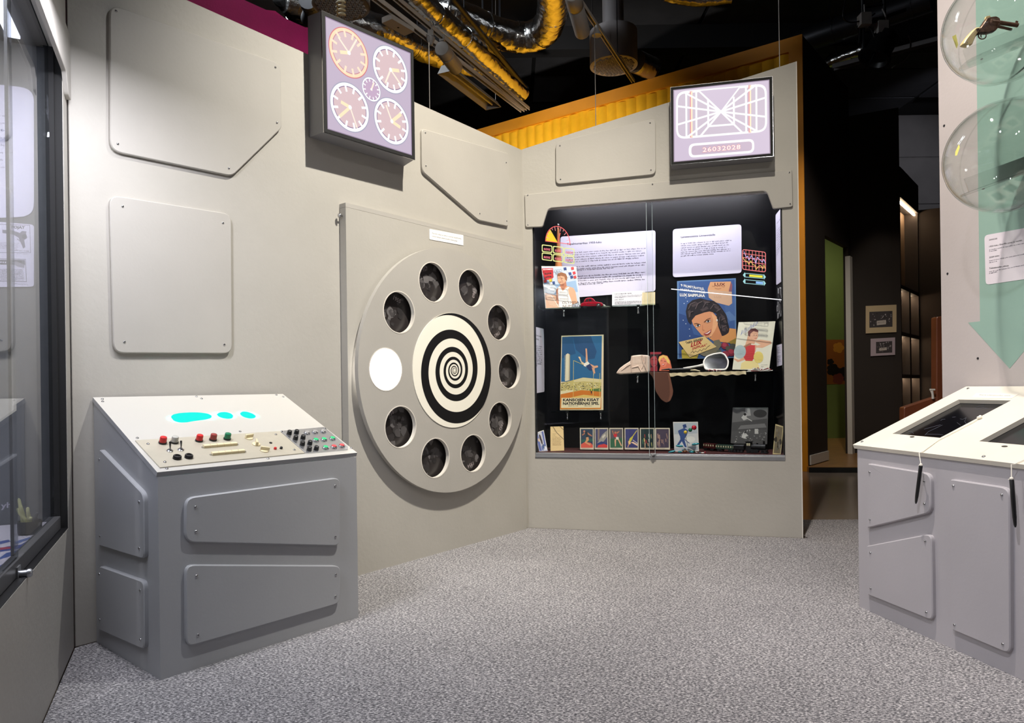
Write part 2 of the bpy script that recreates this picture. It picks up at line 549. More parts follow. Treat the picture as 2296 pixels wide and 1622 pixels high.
def card(name, label, cat, fr, TL, TR, BR, BL, ob, ot, col=(235, 232, 240), rad=0., thick=.003, group=None, m=None):
    """a flat sheet; returns the root, its plane (surface at offset 0) and a fresh Ink for the print"""
    pl = tilted(fr, BL, BR, TL, ob, ot)
    uv = [pl.uv(*q) for q in (BL, BR, TR, TL)]
    root = thing(name, pl.P((uv[0][0] + uv[1][0]) / 2, min(uv[0][1], uv[1][1]), -thick / 2), label, cat, group)
    mb = MB().prism(rpoly(uv, rad) if rad else uv, -thick, 0, m or mat('card_%d_%d_%d' % tuple(col), col, .5), pl.M())
    obj('sheet', mb, root)
    return root, pl, Ink(pl, 0)


def cp(ox, oy, s): return lambda x, y: (ox + x * s, oy + y * s)


def cps(f, *pts): return [f(x, y) for x, y in pts]

# ================================================================== THE SETTING
# hall shell
struct('floor', MB().box(-7, 9, -5, 14.5, -.07, -.012, vinyl))
struct('wall_far', MB().box(-7, 9, 14.5, 14.6, -.07, 6.4, blackm))
struct('wall_hall_left', MB().box(-7.1, -7, -5, 14.5, -.07, 6.4, blackm))
struct('wall_hall_right', MB().box(9, 9.1, -5, 14.5, -.07, 6.4, darkw))
struct('wall_rear', MB().box(-7, 9, -5.1, -5, -.07, 6.4, darkw))
ceil = struct('ceiling', MB().box(-7.1, 9.1, -5.1, 14.6, 6.4, 6.5, ceilm), (0, 0, 6.4))
cpm = MB().box(-1.18, 1.18, -.58, .58, -.03, 0, ceilp).mesh('panel')
for i in range(6):
    for j in range(9):
        if random.random() < .8:
            inst('panel', cpm, ceil, Matrix.Translation((-3.2 + i * 2.42, 4.2 + j * 1.2, 6.39 - .02 * random.random())) @ Matrix.Rotation(0, 4, 'Z'))
# carpet
cy = fl(1862, 1165).y
cn, ce_ = C.P(-2.1, 0, .002), C.P(.366, 0, .004)
rr_ = R.P(1.832, 0, .0)
p1, p2 = PN.P(pu0 := PN.uv(2113, 870)[0] - .01, 0, .004), PN.P(1.9, 0, .004)
cpoly = [(cn.x, cn.y), (ce_.x, ce_.y), (L.P(-2.86, 0, .003).x, L.P(-2.86, 0, .003).y), (cor.x, cor.y - .004), (rr_.x, rr_.y - .004), (rr_.x + .03, rr_.y),
         (rr_.x + .08, cy + .01), (3.2, cy - .05), (3.2, 3.3), (p1.x, p1.y + .03), (p1.x - .01, p1.y), (p2.x, p2.y), (2.6, -3.5), (-.9, -3.5)]
obj('carpet', MB().prism(cpoly, -.011, 0, carpm), None, (0, 1, -.011), label='flecked grey loop pile carpet covering the pod floor', cat='carpet')

# left wall of the pod (grey), with its screwed-on boards
T = .04
wl = MB(); uvs = [(L.uv(169, 1452)[0] - .0, 0), (.03, 0), L.uv(1169.6, 336.4), L.uv(150, -120)]
uvs = [(-2.874, 0), (.016, 0), (.016, 2.683), (-2.874, 2.76)]
wl.prism(uvs, -T, 0, wallm, L.M(), bev=.002)
WLF = struct('wall_left', wl, L.P(-1.4, 0))
c0 = cp(0, 0, 700 / 2271)
wpanel('panel', L, [(247, 9), (630, 143), (632, 287), (521, 395), (247, 338)], [.045, .04, .02, .03, .05], .018, WLF,
       cps(c0, (845, 80), (2003, 490), (2015, 893), (1665, 1225), (857, 1047)), label='large five-sided board with a cut lower right corner')
wpanel('panel', L, [(246, 437), (519, 480), (521, 793), (255, 792)], .045, .018, WLF, [(275, 463), (500, 500), (503, 773), (279, 767)],
       label='square board under the five-sided one')
wpanel('panel', L, [(946, 288), (1142, 345), (1140, 508), (1073, 494), (947, 384)], [.03, .03, .02, .03, .03], .018, WLF,
       [(953.7, 298), (1134.8, 365), (1136, 495.6), (1075.7, 479.4), (955, 372)], label='board with a slanted lower edge')

# back wall with the showcase opening
op = [R.uv(1197, 466), R.uv(1754.5, 430), R.uv(1761, 1036), R.uv(1200, 1026)]
OPU0, OPU1, OPZ0, OPZ1 = op[3][0], op[2][0], (op[2][1] + op[3][1]) / 2, 2.25
outer = [(0.0, 0), (1.824, 0), (1.824, 3.08), (0.0, 2.688)]
wr = MB().filled([outer, [(OPU0, OPZ0), (OPU1, OPZ0), (OPU1, OPZ1), (OPU0, OPZ1)]], -T, 0, wallm, R.M())
WRB = struct('wall_back', wr, R.P(.9, 0))
e_ = MB().box(1.824, 1.829, 0, 3.08, -T, .0015, whitep, R.M()); obj('edge_strip', e_, WRB, label='pale raw edge of the wall board')
wpanel('cornice', R, [(1176, 436), (1776, 380), (1778, 464), (1733.5, 468.5), (1719, 428), (1229, 467), (1216, 509), (1178, 510)],
       [.01, .015, .015, .015, .03, .03, .015, .015], .014, WRB, [(1183, 438), (1184, 504), (1463, 413.6), (1769.5, 387), (1771.5, 457.6)], m=panelm,
       label='stepped board over the showcase')
wpanel('panel', R, [(1245.7, 319), (1470, 264.5), (1470.5, 391), (1246, 414)], .04, .018, WRB,
       [(1255.5, 327), (1457.6, 276), (1459.6, 381.7), (1257, 402.4)], label='oblong board beside the screen')
# near left wall with its showcase opening
CU0, CU1, CZ0, CZ1 = -1.75, .270, .487, 2.30
wc = MB().filled([[(-2.1, 0), (.372, 0), (.372, 2.75), (-2.1, 2.75)], [(CU0, CZ0), (CU1, CZ0), (CU1, CZ1), (CU0, CZ1)]], -T, 0, wallm, C.M())
WCL = struct('wall_near_left', wc, C.P(-.8, 0))
cz = [(-2.05, 2.36), (.362, 2.40), (.362, 2.145), (.30, 2.145), (.243, 2.215), (-1.93, 2.215), (-1.98, 2.145), (-2.05, 2.145)]
obj('cornice', MB().prism(rpoly(cz, .015), 0, .016, panelm, C.M(), bev=.002), WCL, smooth=35, label='stepped board over the dark showcase')

# panel behind the right console
pu = PN.uv(2113, 870)[0]
wp = MB().box(pu, 1.9, 0, 3.05, -.03, 0, panm2, PN.M())
WPR = struct('wall_right', wp, PN.P(.8, 0))
stub = MB()
for x, y in ((2112, 282), (2119.5, 614), (2187.5, 804)):
    u, z = PN.uv(x + 5, y); stub.lathe([(.006, 0), (.005, .002)], darkst, PN.M(u, z, 0), n=8)
obj('wall_plug', stub, WPR)
us, ut = PN.uv(2196, 600)[0], PN.uv(2264, 827)
ub, zb = PN.uv(2171, 723.8)
arrow = [(us, 3.04), (2 * ut[0] - us, 3.04), (2 * ut[0] - us, zb), (2 * ut[0] - ub, zb), (ut[0], ut[1]), (ub, zb), (us, zb)]
mint = mat('mint_vinyl', (142, 172, 160), .5, var=.02, scale=4)
obj('arrow_decal', MB().prism(arrow, .0, .0009, mint, PN.M()), WPR, label='wide mint green arrow pointing down')

# magenta wall behind the left wall, yellow wall behind the back wall
MG = Fr(L.P(0, 0, -1.1), L.t)
mg = MB(); za = MG.uv(600, 5)[1]
za = MG.uv(645, 34)[1] - .03; mg.box(-4.6, -.75, 0, za, -.05, 0, magm, MG.M())
WMG = struct('wall_magenta', mg, MG.P(-2.5, 0))
foam_edge = [(-4.6, za - .2)] + [(-4.6 + i * .075, za + .03 + .022 * math.sin(i * 1.57)) for i in range(52)] + [(-.76, za - .2)]
obj('foam_edge', MB().prism(foam_edge, -.1, -.052, magm, MG.M()), WMG)
g0 = fl(1812, 1056); g1 = Vector((-.449, 10.82, 0))
Y = Fr(g0, g1 - g0)            # +u runs to the left
YZ = 4.988
wy = MB().box(-.0, 6.6, -.01, YZ, -.12, -.03, yelm, Y.M())
WY = struct('wall_yellow', wy, Y.P(2, 0))
fr = MB().box(0, 6.6, YZ - .16, YZ, -.03, .01, orgm, Y.M()).box(0, .15, -.01, YZ - .16, -.03, .01, orgm, Y.M())
obj('frame_board', fr, WY, label='flat orange border board')
# scalloped foam slats, one by one where the photograph shows them
u = .16; k = 0
while u < 5.6:
    w = .135; n = 6
    pr = [(0, 0)] + [(w * i / n, .022 * math.sin(PI * i / n)) for i in range(1, n)] + [(w, 0)]
    v = []; F = []
    zt = YZ - .165 - .012 * (k % 3)
    for z in (1.5, zt):
        for a, d in pr: v.append((u + a, z, -.03 + d + .002))
    q = len(pr)
    for i in range(q - 1): F.append((i, i + 1, q + i + 1, q + i))
    F.append(tuple(range(q, 2 * q)))
    obj('foam_slat', MB().add(v, F, yelm, Y.M()), WY, smooth=60)
    u += w + (.012 if k % 8 else .03); k += 1

# dark partition with a doorway, beyond the yellow wall
A = Fr(g0, (math.sin(math.radians(40)), math.cos(math.radians(40))))
a0, a1 = A.uv(1853, 800)[0], A.uv(1904, 800)[0]; az = A.uv(1853, 530)[1]; ae = A.uv(1910, 800)[0]
wd = MB().filled([[(0.01, -.01), (a0, -.01), (a0, az), (a1, az), (a1, -.01), (ae, -.01), (ae, YZ - .01), (0.01, YZ - .01)]], -.06, 0, darkw, A.M())
WDK = struct('wall_dark', wd, A.P(.3, 0))
dj = MB().box(a1 - .02, a1 + .10, 0, az - .12, -.03, .03, whitep, A.M()); struct('trim_1', dj, A.P(a1, 0))
bb = MB().box(.06, a0, .06, .17, 0, .015, whitep, A.M()); struct('baseboard_dark', bb, A.P(.2, .06))
pa = A.P(ae, 0)
B = Fr(pa, (math.sin(math.radians(118)), math.cos(math.radians(118))))
be = B.uv(2022, 800)[0]
struct('wall_partition', MB().box(0, be, -.01, 4.6, -.06, 0, darkw, B.M()), B.P(be / 2, 0))
pb = B.P(be, 0)
S2 = Fr(pb, (math.sin(math.radians(40)), math.cos(math.radians(40))))
# wood floor step
e1, e2 = onz(1813, 1052, .05), onz(1921, 1052, .05)
stp = MB()
q = [(g0.x - .02, g0.y - .06), (5.6, g0.y - .35), (8.9, 13), (g0.x + .5, 13)]
stp.prism(q, -.011, .05, parq); s1 = struct('floor_step', stp, (4, 9, 0))
obj('step_riser', MB().box(0, 2.2, -.011, .045, 0, .02, blackm, Fr(Vector((g0.x - .02, g0.y - .065, 0)), Vector((2.24, -.29, 0))).M()), s1)
# green room through the doorway
struct('wall_green', MB().box(3.3, 6.5, 12.6, 12.7, 0, 4.5, greenw), (5, 12.6, 0))
gp = lambda x, y: aty(x, y, 12.4)
def gbox(x0, x1, y0, y1, d, m, mb): 
    a = gp(x0, y1); b = gp(x1, y0); return mb.box(a.x, b.x, a.z, b.z, -12.4, -12.4 + d, m, Matrix(((1, 0, 0, 0), (0, 0, -1, 0), (0, 1, 0, 0), (0, 0, 0, 1))))
t = thing('cabinet', (gp(1885, 1000).x, 12.6, .05), 'green cabinet standing in the room beyond the doorway', 'cabinet')
mb = MB(); gbox(1835, 1925, 862, 985, .35, greenw, mb); obj('body', mb, t)
mb = MB(); gbox(1838, 1922, 880, 884, -.005, darkst, mb); obj('groove', mb, t)
mb = MB(); gbox(1840, 1920, 985, 998, .3, blackm, mb); obj('plinth', mb, t)
gf = Fr(Vector((0, 12.37, 0)), (1, 0, 0))
t = thing('wall_cloth', gf.p(1880, 862), 'orange wall hanging with big dark flowers above the green cabinet', 'wall hanging')
ik = Ink(gf, 0); ik.poly([(1850, 762), (1912, 762), (1912, 862), (1850, 862)], (150, 84, 30))
for x, y, r, c in ((1880, 780, 13, (196, 128, 40)), (1905, 800, 11, (196, 128, 40)), (1868, 830, 15, (26, 18, 14)), (1890, 838, 16, (30, 16, 14)), (1880, 850, 14, (120, 52, 44)), (1904, 846, 14, (26, 18, 14)), (1862, 812, 8, (26, 18, 14))):
    for q in range(5): ik.ell(x + r * .5 * math.cos(q * 1.257), y + r * .5 * math.sin(q * 1.257), r * .5, r * .45, c)
obj('cloth', ik.mb, t)
lamp('far_light', 'AREA', (5.2, 11.3, 3.6), (5.2, 11.9, .5), 16, (1, .95, .75), (1, .4))

# lit niche unit, wall behind it, concrete far wall
t = thing('shelf_unit', S2.P(.3, .05), 'tall dark shelf unit with lit brown niches beside the framed prints', 'shelf')
su = lambda x, y, o=0: S2.uv(x, y, o)
x1 = su(2062, 800)[0]; zt = su(2022, 447)[1]
nb = mat('niche_board', (120, 96, 72), .6, var=.1, scale=4)
obj('back_panel', MB().box(0, x1, 0.05, zt, -.2, -.17, nb, S2.M()), t)
mid = su(2042, 800)[0]
fm = MB().box(-.02, .02, .05, zt + .1, -.2, .0, darkw, S2.M()).box(x1 - .02, x1 + .02, .05, zt + .1, -.2, .0, darkw, S2.M()).box(0, x1, zt, zt + .4, -.2, .01, darkw, S2.M())
obj('frame', fm, t)
for py in (640, 745, 840):
    z = su(2024, py)[1]; obj('shelf', MB().box(.02, x1 - .02, z - .05, z, -.17, 0, darkw, S2.M()), t)
z6 = su(2024, 640)[1]
obj('divider', MB().box(mid - .05, mid + .05, .05, z6, -.17, 0, darkw, S2.M()), t)
led = mat('warm_led', (255, 226, 190), .5, emit=45)
o = obj('light_strip', MB().box(.03, x1 - .03, zt - .03, zt - .01, -.05, -.03, led, S2.M()), t)
for (ua, ub2) in ((.05, mid - .06), (mid + .06, x1 - .05)):
    for py in (640, 745, 840):
        z = su(2024, py)[1] - .05; obj('light_strip', MB().box(ua, ub2, z - .02, z - .005, -.12, -.1, led, S2.M()), t)
pe = S2.P(x1 + .02, 0)
E2 = Fr(pe, (math.sin(math.radians(118)), math.cos(math.radians(118))))
struct('wall_end', MB().box(0, 3, 0.05, E2.uv(2075, 470)[1], -.06, 0, darkw, E2.M()), E2.P(1, 0))
cw = Fr(Vector((0, 14.3, 0)), (1, 0, 0)); ca, cb2 = cw.uv(1998, 460), cw.uv(2150, 205)
ccr = struct('wall_concrete', MB().box(ca[0], 8.9, 2.5, cb2[1], 0, .08, concr, cw.M()), (ca[0] + .8, 14.3, 2.5))
for k in range(3):
    for j in range(4):
        obj('concrete_block', MB().box(ca[0] + .02 + k * .95, ca[0] + .94 + k * .95, 2.7 + j * .95, 3.63 + j * .95, .08, .1, concr, cw.M(), bev=.01), ccr)
lamp('far_light', 'SPOT', (7.2, 10.8, 6.0), (7.9, 14.3, 4.6), 190, (.85, .88, 1), .05, 80, .9)  # added unseen spot that brings the concrete wall out of the dark
lamp('far_light', 'SPOT', (2.75, 5.4, 4.9), (3.45, 8.1, 1.8), 330, (1, .92, .82), .05, 50, .9)  # added unseen spot that brightens the orange edge by the doorway

# ================================================================== LEFT CONSOLE
FW, FH, BH, DP = .842, .723, .982, .585
t1 = thing('console', FC.P(FW / 2, 0, -.3), 'grey sloping control console with white glowing top against left wall', 'console')
bm_ = MB().box(0, FW, 0, FH - .02, -.018, 0, consm, FC.M())
side = [(-DP, 0), (-.018, 0), (-.018, FH - .02), (-DP, BH - .02)]
bm_.prism(side, -.018, 0, consm, SD.M()); bm_.prism(side, -.018, 0, consm, Fr(FC.P(FW - .018, 0), FC.n).M())
bm_.box(.018, FW - .018, 0, BH - .03, -DP, -DP + .015, consm, FC.M())
bm_.box(.018, FW - .018, .02, .03, -DP + .015, -.018, consm, FC.M())
obj('body', bm_, t1)
T1 = Fr(FC.P(0, FH), FC.t, -FC.n * DP + Z3 * (BH - FH)); TL1 = math.hypot(DP, BH - FH)
m = bpy.data.materials.new('white_acrylic_top'); m.use_nodes = True; nt = m.node_tree; b = nt.nodes['Principled BSDF']
b.inputs['Base Color'].default_value = srgb(220, 216, 207); b.inputs['Roughness'].default_value = .35
tr = nt.nodes.new('ShaderNodeBsdfTranslucent'); tr.inputs[0].default_value = (.9, .9, .9, 1)
mx = nt.nodes.new('ShaderNodeMixShader'); mx.inputs[0].default_value = .3
nt.links.new(b.outputs[0], mx.inputs[1]); nt.links.new(tr.outputs[0], mx.inputs[2]); nt.links.new(mx.outputs[0], nt.nodes['Material Output'].inputs[0])
obj('top_board', MB().prism([(-.003, -.003), (FW + .003, -.003), (FW + .003, TL1), (-.003, TL1)], -.018, 0, consm, T1.M(), m2=m, cap0=False), t1, label='white translucent top board lit from below in cyan')
c4 = cp(180, 860, .27875)
for x, y, pw in ((770, 286, 1.), (835, 280, 1.), (905, 272, 1.), (975, 268, .9), (1030, 268, .6), (1130, 256, .8), (1185, 258, .8), (1325, 250, .8), (1375, 257, .8)):
    q = T1.p(*c4(x, y))
    lamp('console_led', 'SPOT', q - T1.n * .032, q, 2.2 * pw, (0, 1, .88), .006, 104, 1.)
cyl = mat('cyan_glow', (0, 16, 16), .6, emit=1.0, ecol=(0, 250, 236), spec=.1)  # LED glow put into flat emitting patches on the top board
for q in (((718, 268), (740, 248), (800, 236), (880, 231), (960, 232), (1030, 242), (1068, 262), (1060, 282), (1010, 296), (930, 305), (860, 318), (800, 320), (745, 304)), ((1088, 248), (1120, 230), (1170, 228), (1215, 240), (1240, 262), (1230, 284), (1190, 290), (1140, 282), (1105, 268)), ((1276, 240), (1300, 224), (1340, 226), (1390, 242), (1422, 264), (1412, 282), (1370, 288), (1315, 276), (1285, 258))):
    obj('glow_patch', MB().prism(inset(ccw(rpoly([T1.uv(*c4(*p)) for p in q], .02, 4)), .004), .0002, .0008, cyl, T1.M()), t1, label='cyan glow put in as a flat patch')
# inner lip of the acrylic overlay and its screws
uva = [T1.uv(*c4(x, y)) for x, y in ((150, 150), (1640, 118), (1990, 352), (450, 455))]
for px in cps(c4, (178, 128), (180, 147), (935, 107), (975, 124), (1577, 94), (1632, 109), (460, 441), (1285, 388), (697, 687), (1510, 605), (1970, 365), (1832, 560), (2178, 522)):
    inst('screw', SCREW, t1, T1.M(*T1.uv(*px)) @ Matrix.Scale(1.1, 4))
beige = mat('beige_metal_plate', (180, 173, 156), .38, .1, var=.03, scale=30)
brush = mat('brushed_aluminium', (205, 206, 210), .25, .9, var=.04, scale=40)
pq1 = [T1.uv(*c4(*p)) for p in ((440, 465), (1603, 390), (1806, 566), (640, 684))]
pl1 = obj('control_plate', MB().prism(pq1, .0005, .004, beige, T1.M(), bev=.001), t1, label='beige metal control plate')
pq2 = [T1.uv(*c4(*p)) for p in ((1608, 390), (1960, 358), (2150, 515), (2150, 538), (1828, 566), (1812, 566))]
pl2 = obj('button_plate', MB().prism(pq2, .0005, .005, brush, T1.M(), bev=.001), t1, label='shiny aluminium button plate')
for px in cps(c4, (545, 488), (680, 634), (1573, 412), (1722, 536)): inst('screw', SCREW, pl1, T1.M(*T1.uv(*px, .004), .004) @ Matrix.Scale(1.1, 4))
for px in cps(c4, (1620, 388), (1968, 364)): inst('screw', SCREW, pl2, T1.M(*T1.uv(*px, .004), .005))


def on1(x, y, o=.004): return T1.M(*T1.uv(*c4(x, y), o), o)


def cplas(n, c): return mat(n, c, .25, spec=.6)


for nm, x, y, c in (('red', 662, 482, (198, 30, 34)), ('clear', 757, 478, (178, 176, 168)), ('red', 955, 464, (198, 30, 34)), ('brown', 1067, 457, (140, 52, 48)), ('green', 1181, 450, (16, 112, 76))):
    mb = MB().lathe([(.0145, 0), (.0145, .006)], black, n=16).lathe([(.0125, .006), (.0125, .022), (.0115, .026), (.008, .0275)], cplas('button_' + nm, c), n=16)
    inst('push_button', mb.mesh('push_button', smooth=40), pl1, on1(x, y), label=nm + ' push button')
tg = MB().lathe([(.0115, 0), (.0115, .003), (.008, .005), (.006, .009)], steel, n=12); tg.tube([(0, 0, .008), (0, .009, .03), (0, .011, .034)], [.0026, .004, .0036], steel)
tg = tg.mesh('toggle_switch', smooth=40)
for x, y in ((720, 545), (808, 537)): inst('toggle_switch', tg, pl1, on1(x, y))
kn = MB().lathe([(.015, 0), (.0145, .010), (.013, .012), (.0085, .0125), (.0085, .0095), (0.0001, .0095)], black, n=18).mesh('black_knob', smooth=40)
for x, y in ((778, 605), (872, 597)): inst('round_knob', kn, pl1, on1(x, y))
for (x0, y0, x1_, y1) in ((988, 517, 1258, 494), (1055, 576, 1320, 552)):
    a, b2 = T1.uv(*c4(x0, y0), .004), T1.uv(*c4(x1_, y1), .004)
    f = Fr(T1.P(a[0], a[1], .004), T1.P(*b2) - T1.P(*a), T1.n.cross((T1.P(*b2) - T1.P(*a)).normalized())); n = math.dist(a, b2)
    mb = MB(); k = 5
    for i in range(k): mb.box(n * i / k + .0006, n * (i + 1) / k - .0006, -.007, .007, 0, .011, ivory, f.M(), bev=.0015)
    mb.box(-.006, n + .006, -.004, .004, 0, .003, steel, f.M())
    obj('slider_bar', mb, pl1, label='ivory segmented slider bar')
for x, y, a in ((1355, 442, -.5), (1415, 492, .6), (1480, 543, -1.1)):
    mb = MB().lathe([(.0165, 0), (.0165, .003), (.014, .005)], ivory, n=18)
    mb.prism([(-.016, -.0045), (.019, -.0022), (.019, .0022), (-.016, .0045)], .005, .019, ivory, Matrix.Rotation(a + .6, 4, 'Z'), bev=.0015)
    inst('pointer_knob', mb.mesh('pointer_knob', smooth=35), pl1, on1(x, y))
for x, y, c in ((1567, 530, 'red'), (1615, 526, 'black'), (1532, 481, 'black')):
    mb = MB().lathe([(.006, 0), (.006, .003 if y < 500 else .007), (.004, .0035 if y < 500 else .009)], MATS['button_red'] if c == 'red' else black, n=12)
    inst('small_button', mb.mesh('small_button', smooth=40), pl1, on1(x, y))
bk = MB().lathe([(.011, 0), (.0095, .016), (.007, .018)], black, n=12).mesh('black_cap', smooth=40)
for x, y in ((1680, 408), (1738, 403), (1730, 450), (1790, 445), (1785, 496), (1845, 490), (1840, 538), (1897, 533)): inst('black_cap', bk, pl2, on1(x, y, .005))
for c, L_ in (((150, 148, 146), ((1823, 400), (1887, 393), (1953, 388))), ((40, 190, 120), ((1895, 459), (1960, 454), (2028, 446))), ((210, 70, 76), ((2040, 513), (2103, 505))), ((40, 40, 42), ((1973, 519),))):
    mb = MB().lathe([(.0145, 0), (.0145, .004), (.012, .006), (.0105, .0045)], steel, n=16).lathe([(.0105, .003), (.0105, .007), (.009, .0085)], cplas('ring_%d' % c[0], c), n=16)
    me = mb.mesh('ring_button', smooth=40)
    for x, y in L_: inst('ring_button', me, pl2, on1(x, y, .005))
c5 = cp(180, 1100, .28355)
wpanel('front_panel', FC, [(417, 1117), (763, 1071), (763, 1224.5), (416, 1216)], .035, .016, t1, [(438.4, 1137.3), (751.3, 1089.6), (752, 1204), (439.5, 1192)], m=consm, label='upper tapering front board')
wpanel('front_panel', FC, [(417, 1267), (764.5, 1269), (763, 1353), (418, 1452)], .035, .016, t1, [(441, 1292), (753, 1288.6), (752, 1337.6), (444, 1424.7)], m=consm, label='lower tapering front board')
wpanel('side_panel', SD, [(221, 1005), (321.5, 1109), (323, 1255), (216, 1222)], .03, .016, t1, [(222.4, 1030.6), (312, 1126), (312.4, 1230), (224.5, 1202.6)], m=consm)
wpanel('side_panel', SD, [(221, 1269), (322, 1305), (323, 1458), (215, 1410)], .03, .016, t1, [(223, 1287.7), (314.4, 1324), (315, 1435), (224, 1390)], m=consm)

# ================================================================== RIGHT CONSOLE
KW, KH, KB, KD = 1.62, .722, .975, .583
t2 = thing('tablet_console', K.P(KW / 2, 0, -.3), 'pale sloping console with two sunken drawing tablets at the right', 'console')
mb = MB().box(0, KW, 0, KH - .018, -.018, 0, cons2m, K.M())
KS = Fr(K.o, K.n)
side = [(-KD, 0), (-.018, 0), (-.018, KH - .02), (-KD, KB - .02)]
mb.prism(side, -.018, 0, cons2m, KS.M()); mb.prism(side, -.018, 0, cons2m, Fr(K.P(KW - .018, 0), K.n).M())
mb.box(.018, KW - .018, 0, KB - .03, -KD, -KD + .015, cons2m, K.M())
obj('body', mb, t2)
T2 = Fr(K.P(0, KH, .012), K.t, -K.n * (KD + .012) + Z3 * (KB - KH)); TL2 = math.hypot(KD + .012, KB - KH)
op1 = [T2.uv(*p) for p in ((2001, 973), (2106, 983), (2272, 898.5), (2155, 896))]
dx = T2.uv(2190.5, 992.5)[0] - op1[0][0]
o2 = [(op1[0][0], op1[0][1]), (op1[1][0], op1[0][1]), (op1[1][0], op1[2][1]), (op1[0][0], op1[2][1])]
ow, oh = o2[1][0] - o2[0][0], o2[2][1] - o2[1][1]
loops = [[(-.014, 0), (KW + .01, 0), (KW + .01, TL2), (-.014, TL2)]]
for i in range(4): loops.append([(x + dx * i, y) for x, y in o2] if i < 2 else [(x + dx * i, y) for x, y in o2])
loops = loops[:1 + int((KW - .05) // dx) if dx else 2]
obj('top_board', MB().filled(loops, -.018, 0, creamm, T2.M()), t2, label='cream sloping top board')
tabm = mat('tablet_glass', (14, 14, 18), .16, spec=.6)
for i in range(len(loops) - 1):
    x = o2[0][0] + dx * i
    tb = obj('tablet', MB().box(x - .006, x + ow + .006, o2[0][1] - .006, o2[2][1] + .006, -.034, -.019, black, T2.M()).box(x + .008, x + ow - .008, o2[0][1] + .004, o2[2][1] - .010, -.019, -.0186, tabm, T2.M()), t2, label='black drawing tablet')
    if i == 0:
        ik = Ink(T2, -.0185); f = cp(1900, 850, .185)
        for q in (((1130, 505), (1150, 490), (1185, 488)), ((1270, 465), (1310, 460)), ((1365, 485), (1400, 490), (1440, 470), (1420, 515), (1440, 545)), ((1540, 350), (1580, 370), (1640, 350), (1700, 360)), ((940, 680), (980, 640), (1150, 560)), ((930, 610), (1130, 555)), ((950, 670), (1100, 672), (1160, 680)), ((1330, 530), (1370, 560)), ((740, 640), (790, 645), (800, 665)), ((1560, 345), (1600, 330), (1660, 330))):
            ik.line(cps(f, *q), .45, (84, 86, 96))
        ik.put('drawn_lines', tb, kind='stuff')
f5 = cp(1900, 850, .185)
for px in cps(f5, (178, 764), (1462, 119), (1652, 944)): inst('screw', SCREW, t2, T2.M(*T2.uv(*px)) @ Matrix.Scale(1.25, 4))
lt = mat('dark_latch', (70, 66, 60), .4)
for x, y in ((785, 705), (1905, 820)):
    u, v = T2.uv(*f5(x, y)); obj('finger_notch', MB().prism(circle(u, v, .012, 12, .006), 0, .0012, lt, T2.M()), t2)
r_, pl_, ik = card('label_strip', 'thin cream instruction strip at the top of tablet console', 'label', T2, *cps(f5, (1560, 172), (2080, 180), (1990, 235), (1500, 230)), .0012, .0012, (236, 230, 216), thick=.001)
ik.text('Piirrä tulevaisuuden esine', f5(1605, 200), f5(1975, 208), 2.2, (60, 58, 60)); ik.put('lettering', r_)
wpanel('front_panel', K, [(1946, 1040), (2086, 1063), (2087, 1150), (1942, 1185)], [.004, .035, .035, .02], .016, t2, [(1949.8, 1059.4), (2071.8, 1079.7), (2072.5, 1130.4), (1950.6, 1165.6)], m=cons2m, label='upper left front board with slanted lower edge')
wpanel('front_panel', K, [(1942, 1225), (2088, 1197), (2091, 1393), (1944, 1333.6)], [.01, .035, .03, .01], .016, t2, [(1951.4, 1240), (2074.4, 1214.3), (2077, 1373.8), (1952.5, 1320.5)], m=cons2m, label='lower left front board')
wpanel('front_panel', K, [(2130, 1074.8), (2262.5, 1095), (2264.5, 1468), (2132, 1412)], [.012, .035, .03, .012], .016, t2, [(2137.7, 1090), (2246.2, 1110.4), (2248.5, 1445), (2140, 1401.8)], m=cons2m, label='tall front board')
for n_, (a, b2, ed, lab) in enumerate((((2064.9, 1043), (2053.4, 1130), (2063.7, 1016), 'black stylus pen hanging over the slanted upper left board'),
                                      ((2268, 1074), (2276.5, 1183), (2271, 1042), 'black stylus pen hanging beside the tall board at the right'))):
    pa_, pb_ = K.p(*a, .045), K.p(*b2, .042)
    t = thing('stylus_pen', pb_, lab, 'pen', 'stylus pens of the tablet console')
    obj('barrel', MB().tube([pa_ + (pb_ - pa_) * k for k in (0, .03, .5, .8, .95, 1)], [.004, .0068, .0068, .0062, .0045, .002], black, 10), t, smooth=50)
    pts = []
    if n_ == 0:
        kt = T2.p(*f5(1600, 470), .006); pts = [kt, T2.p(*f5(1500, 535), .004), T2.p(*f5(1100, 745), .003), T2.p(*f5(905, 885), .004)]
        obj('knot', MB().ball(kt, .008, ropem, sc=(1.3, 1, .8)).ball(kt + Vector((.01, .01, .004)), .006, ropem), t, smooth=60)
    else: pts = [T2.p(2330, 1010, .004), T2.p(2296, 1031, .004), T2.p(2275, 1041, .004)]
    pts += [T2.p(*ed, .003) + K.n * .006, K.p(*a, .045) + Vector((0, 0, .0))]
    obj('cord', MB().tube(pts, .0016, ropem, 6), t)
    obj('tie', MB().ball(pa_, .0062, ropem, n=8, k=6).tube([pa_, pa_ - K.t * .012 + Z3 * -.004], .0016, ropem, 5), t)

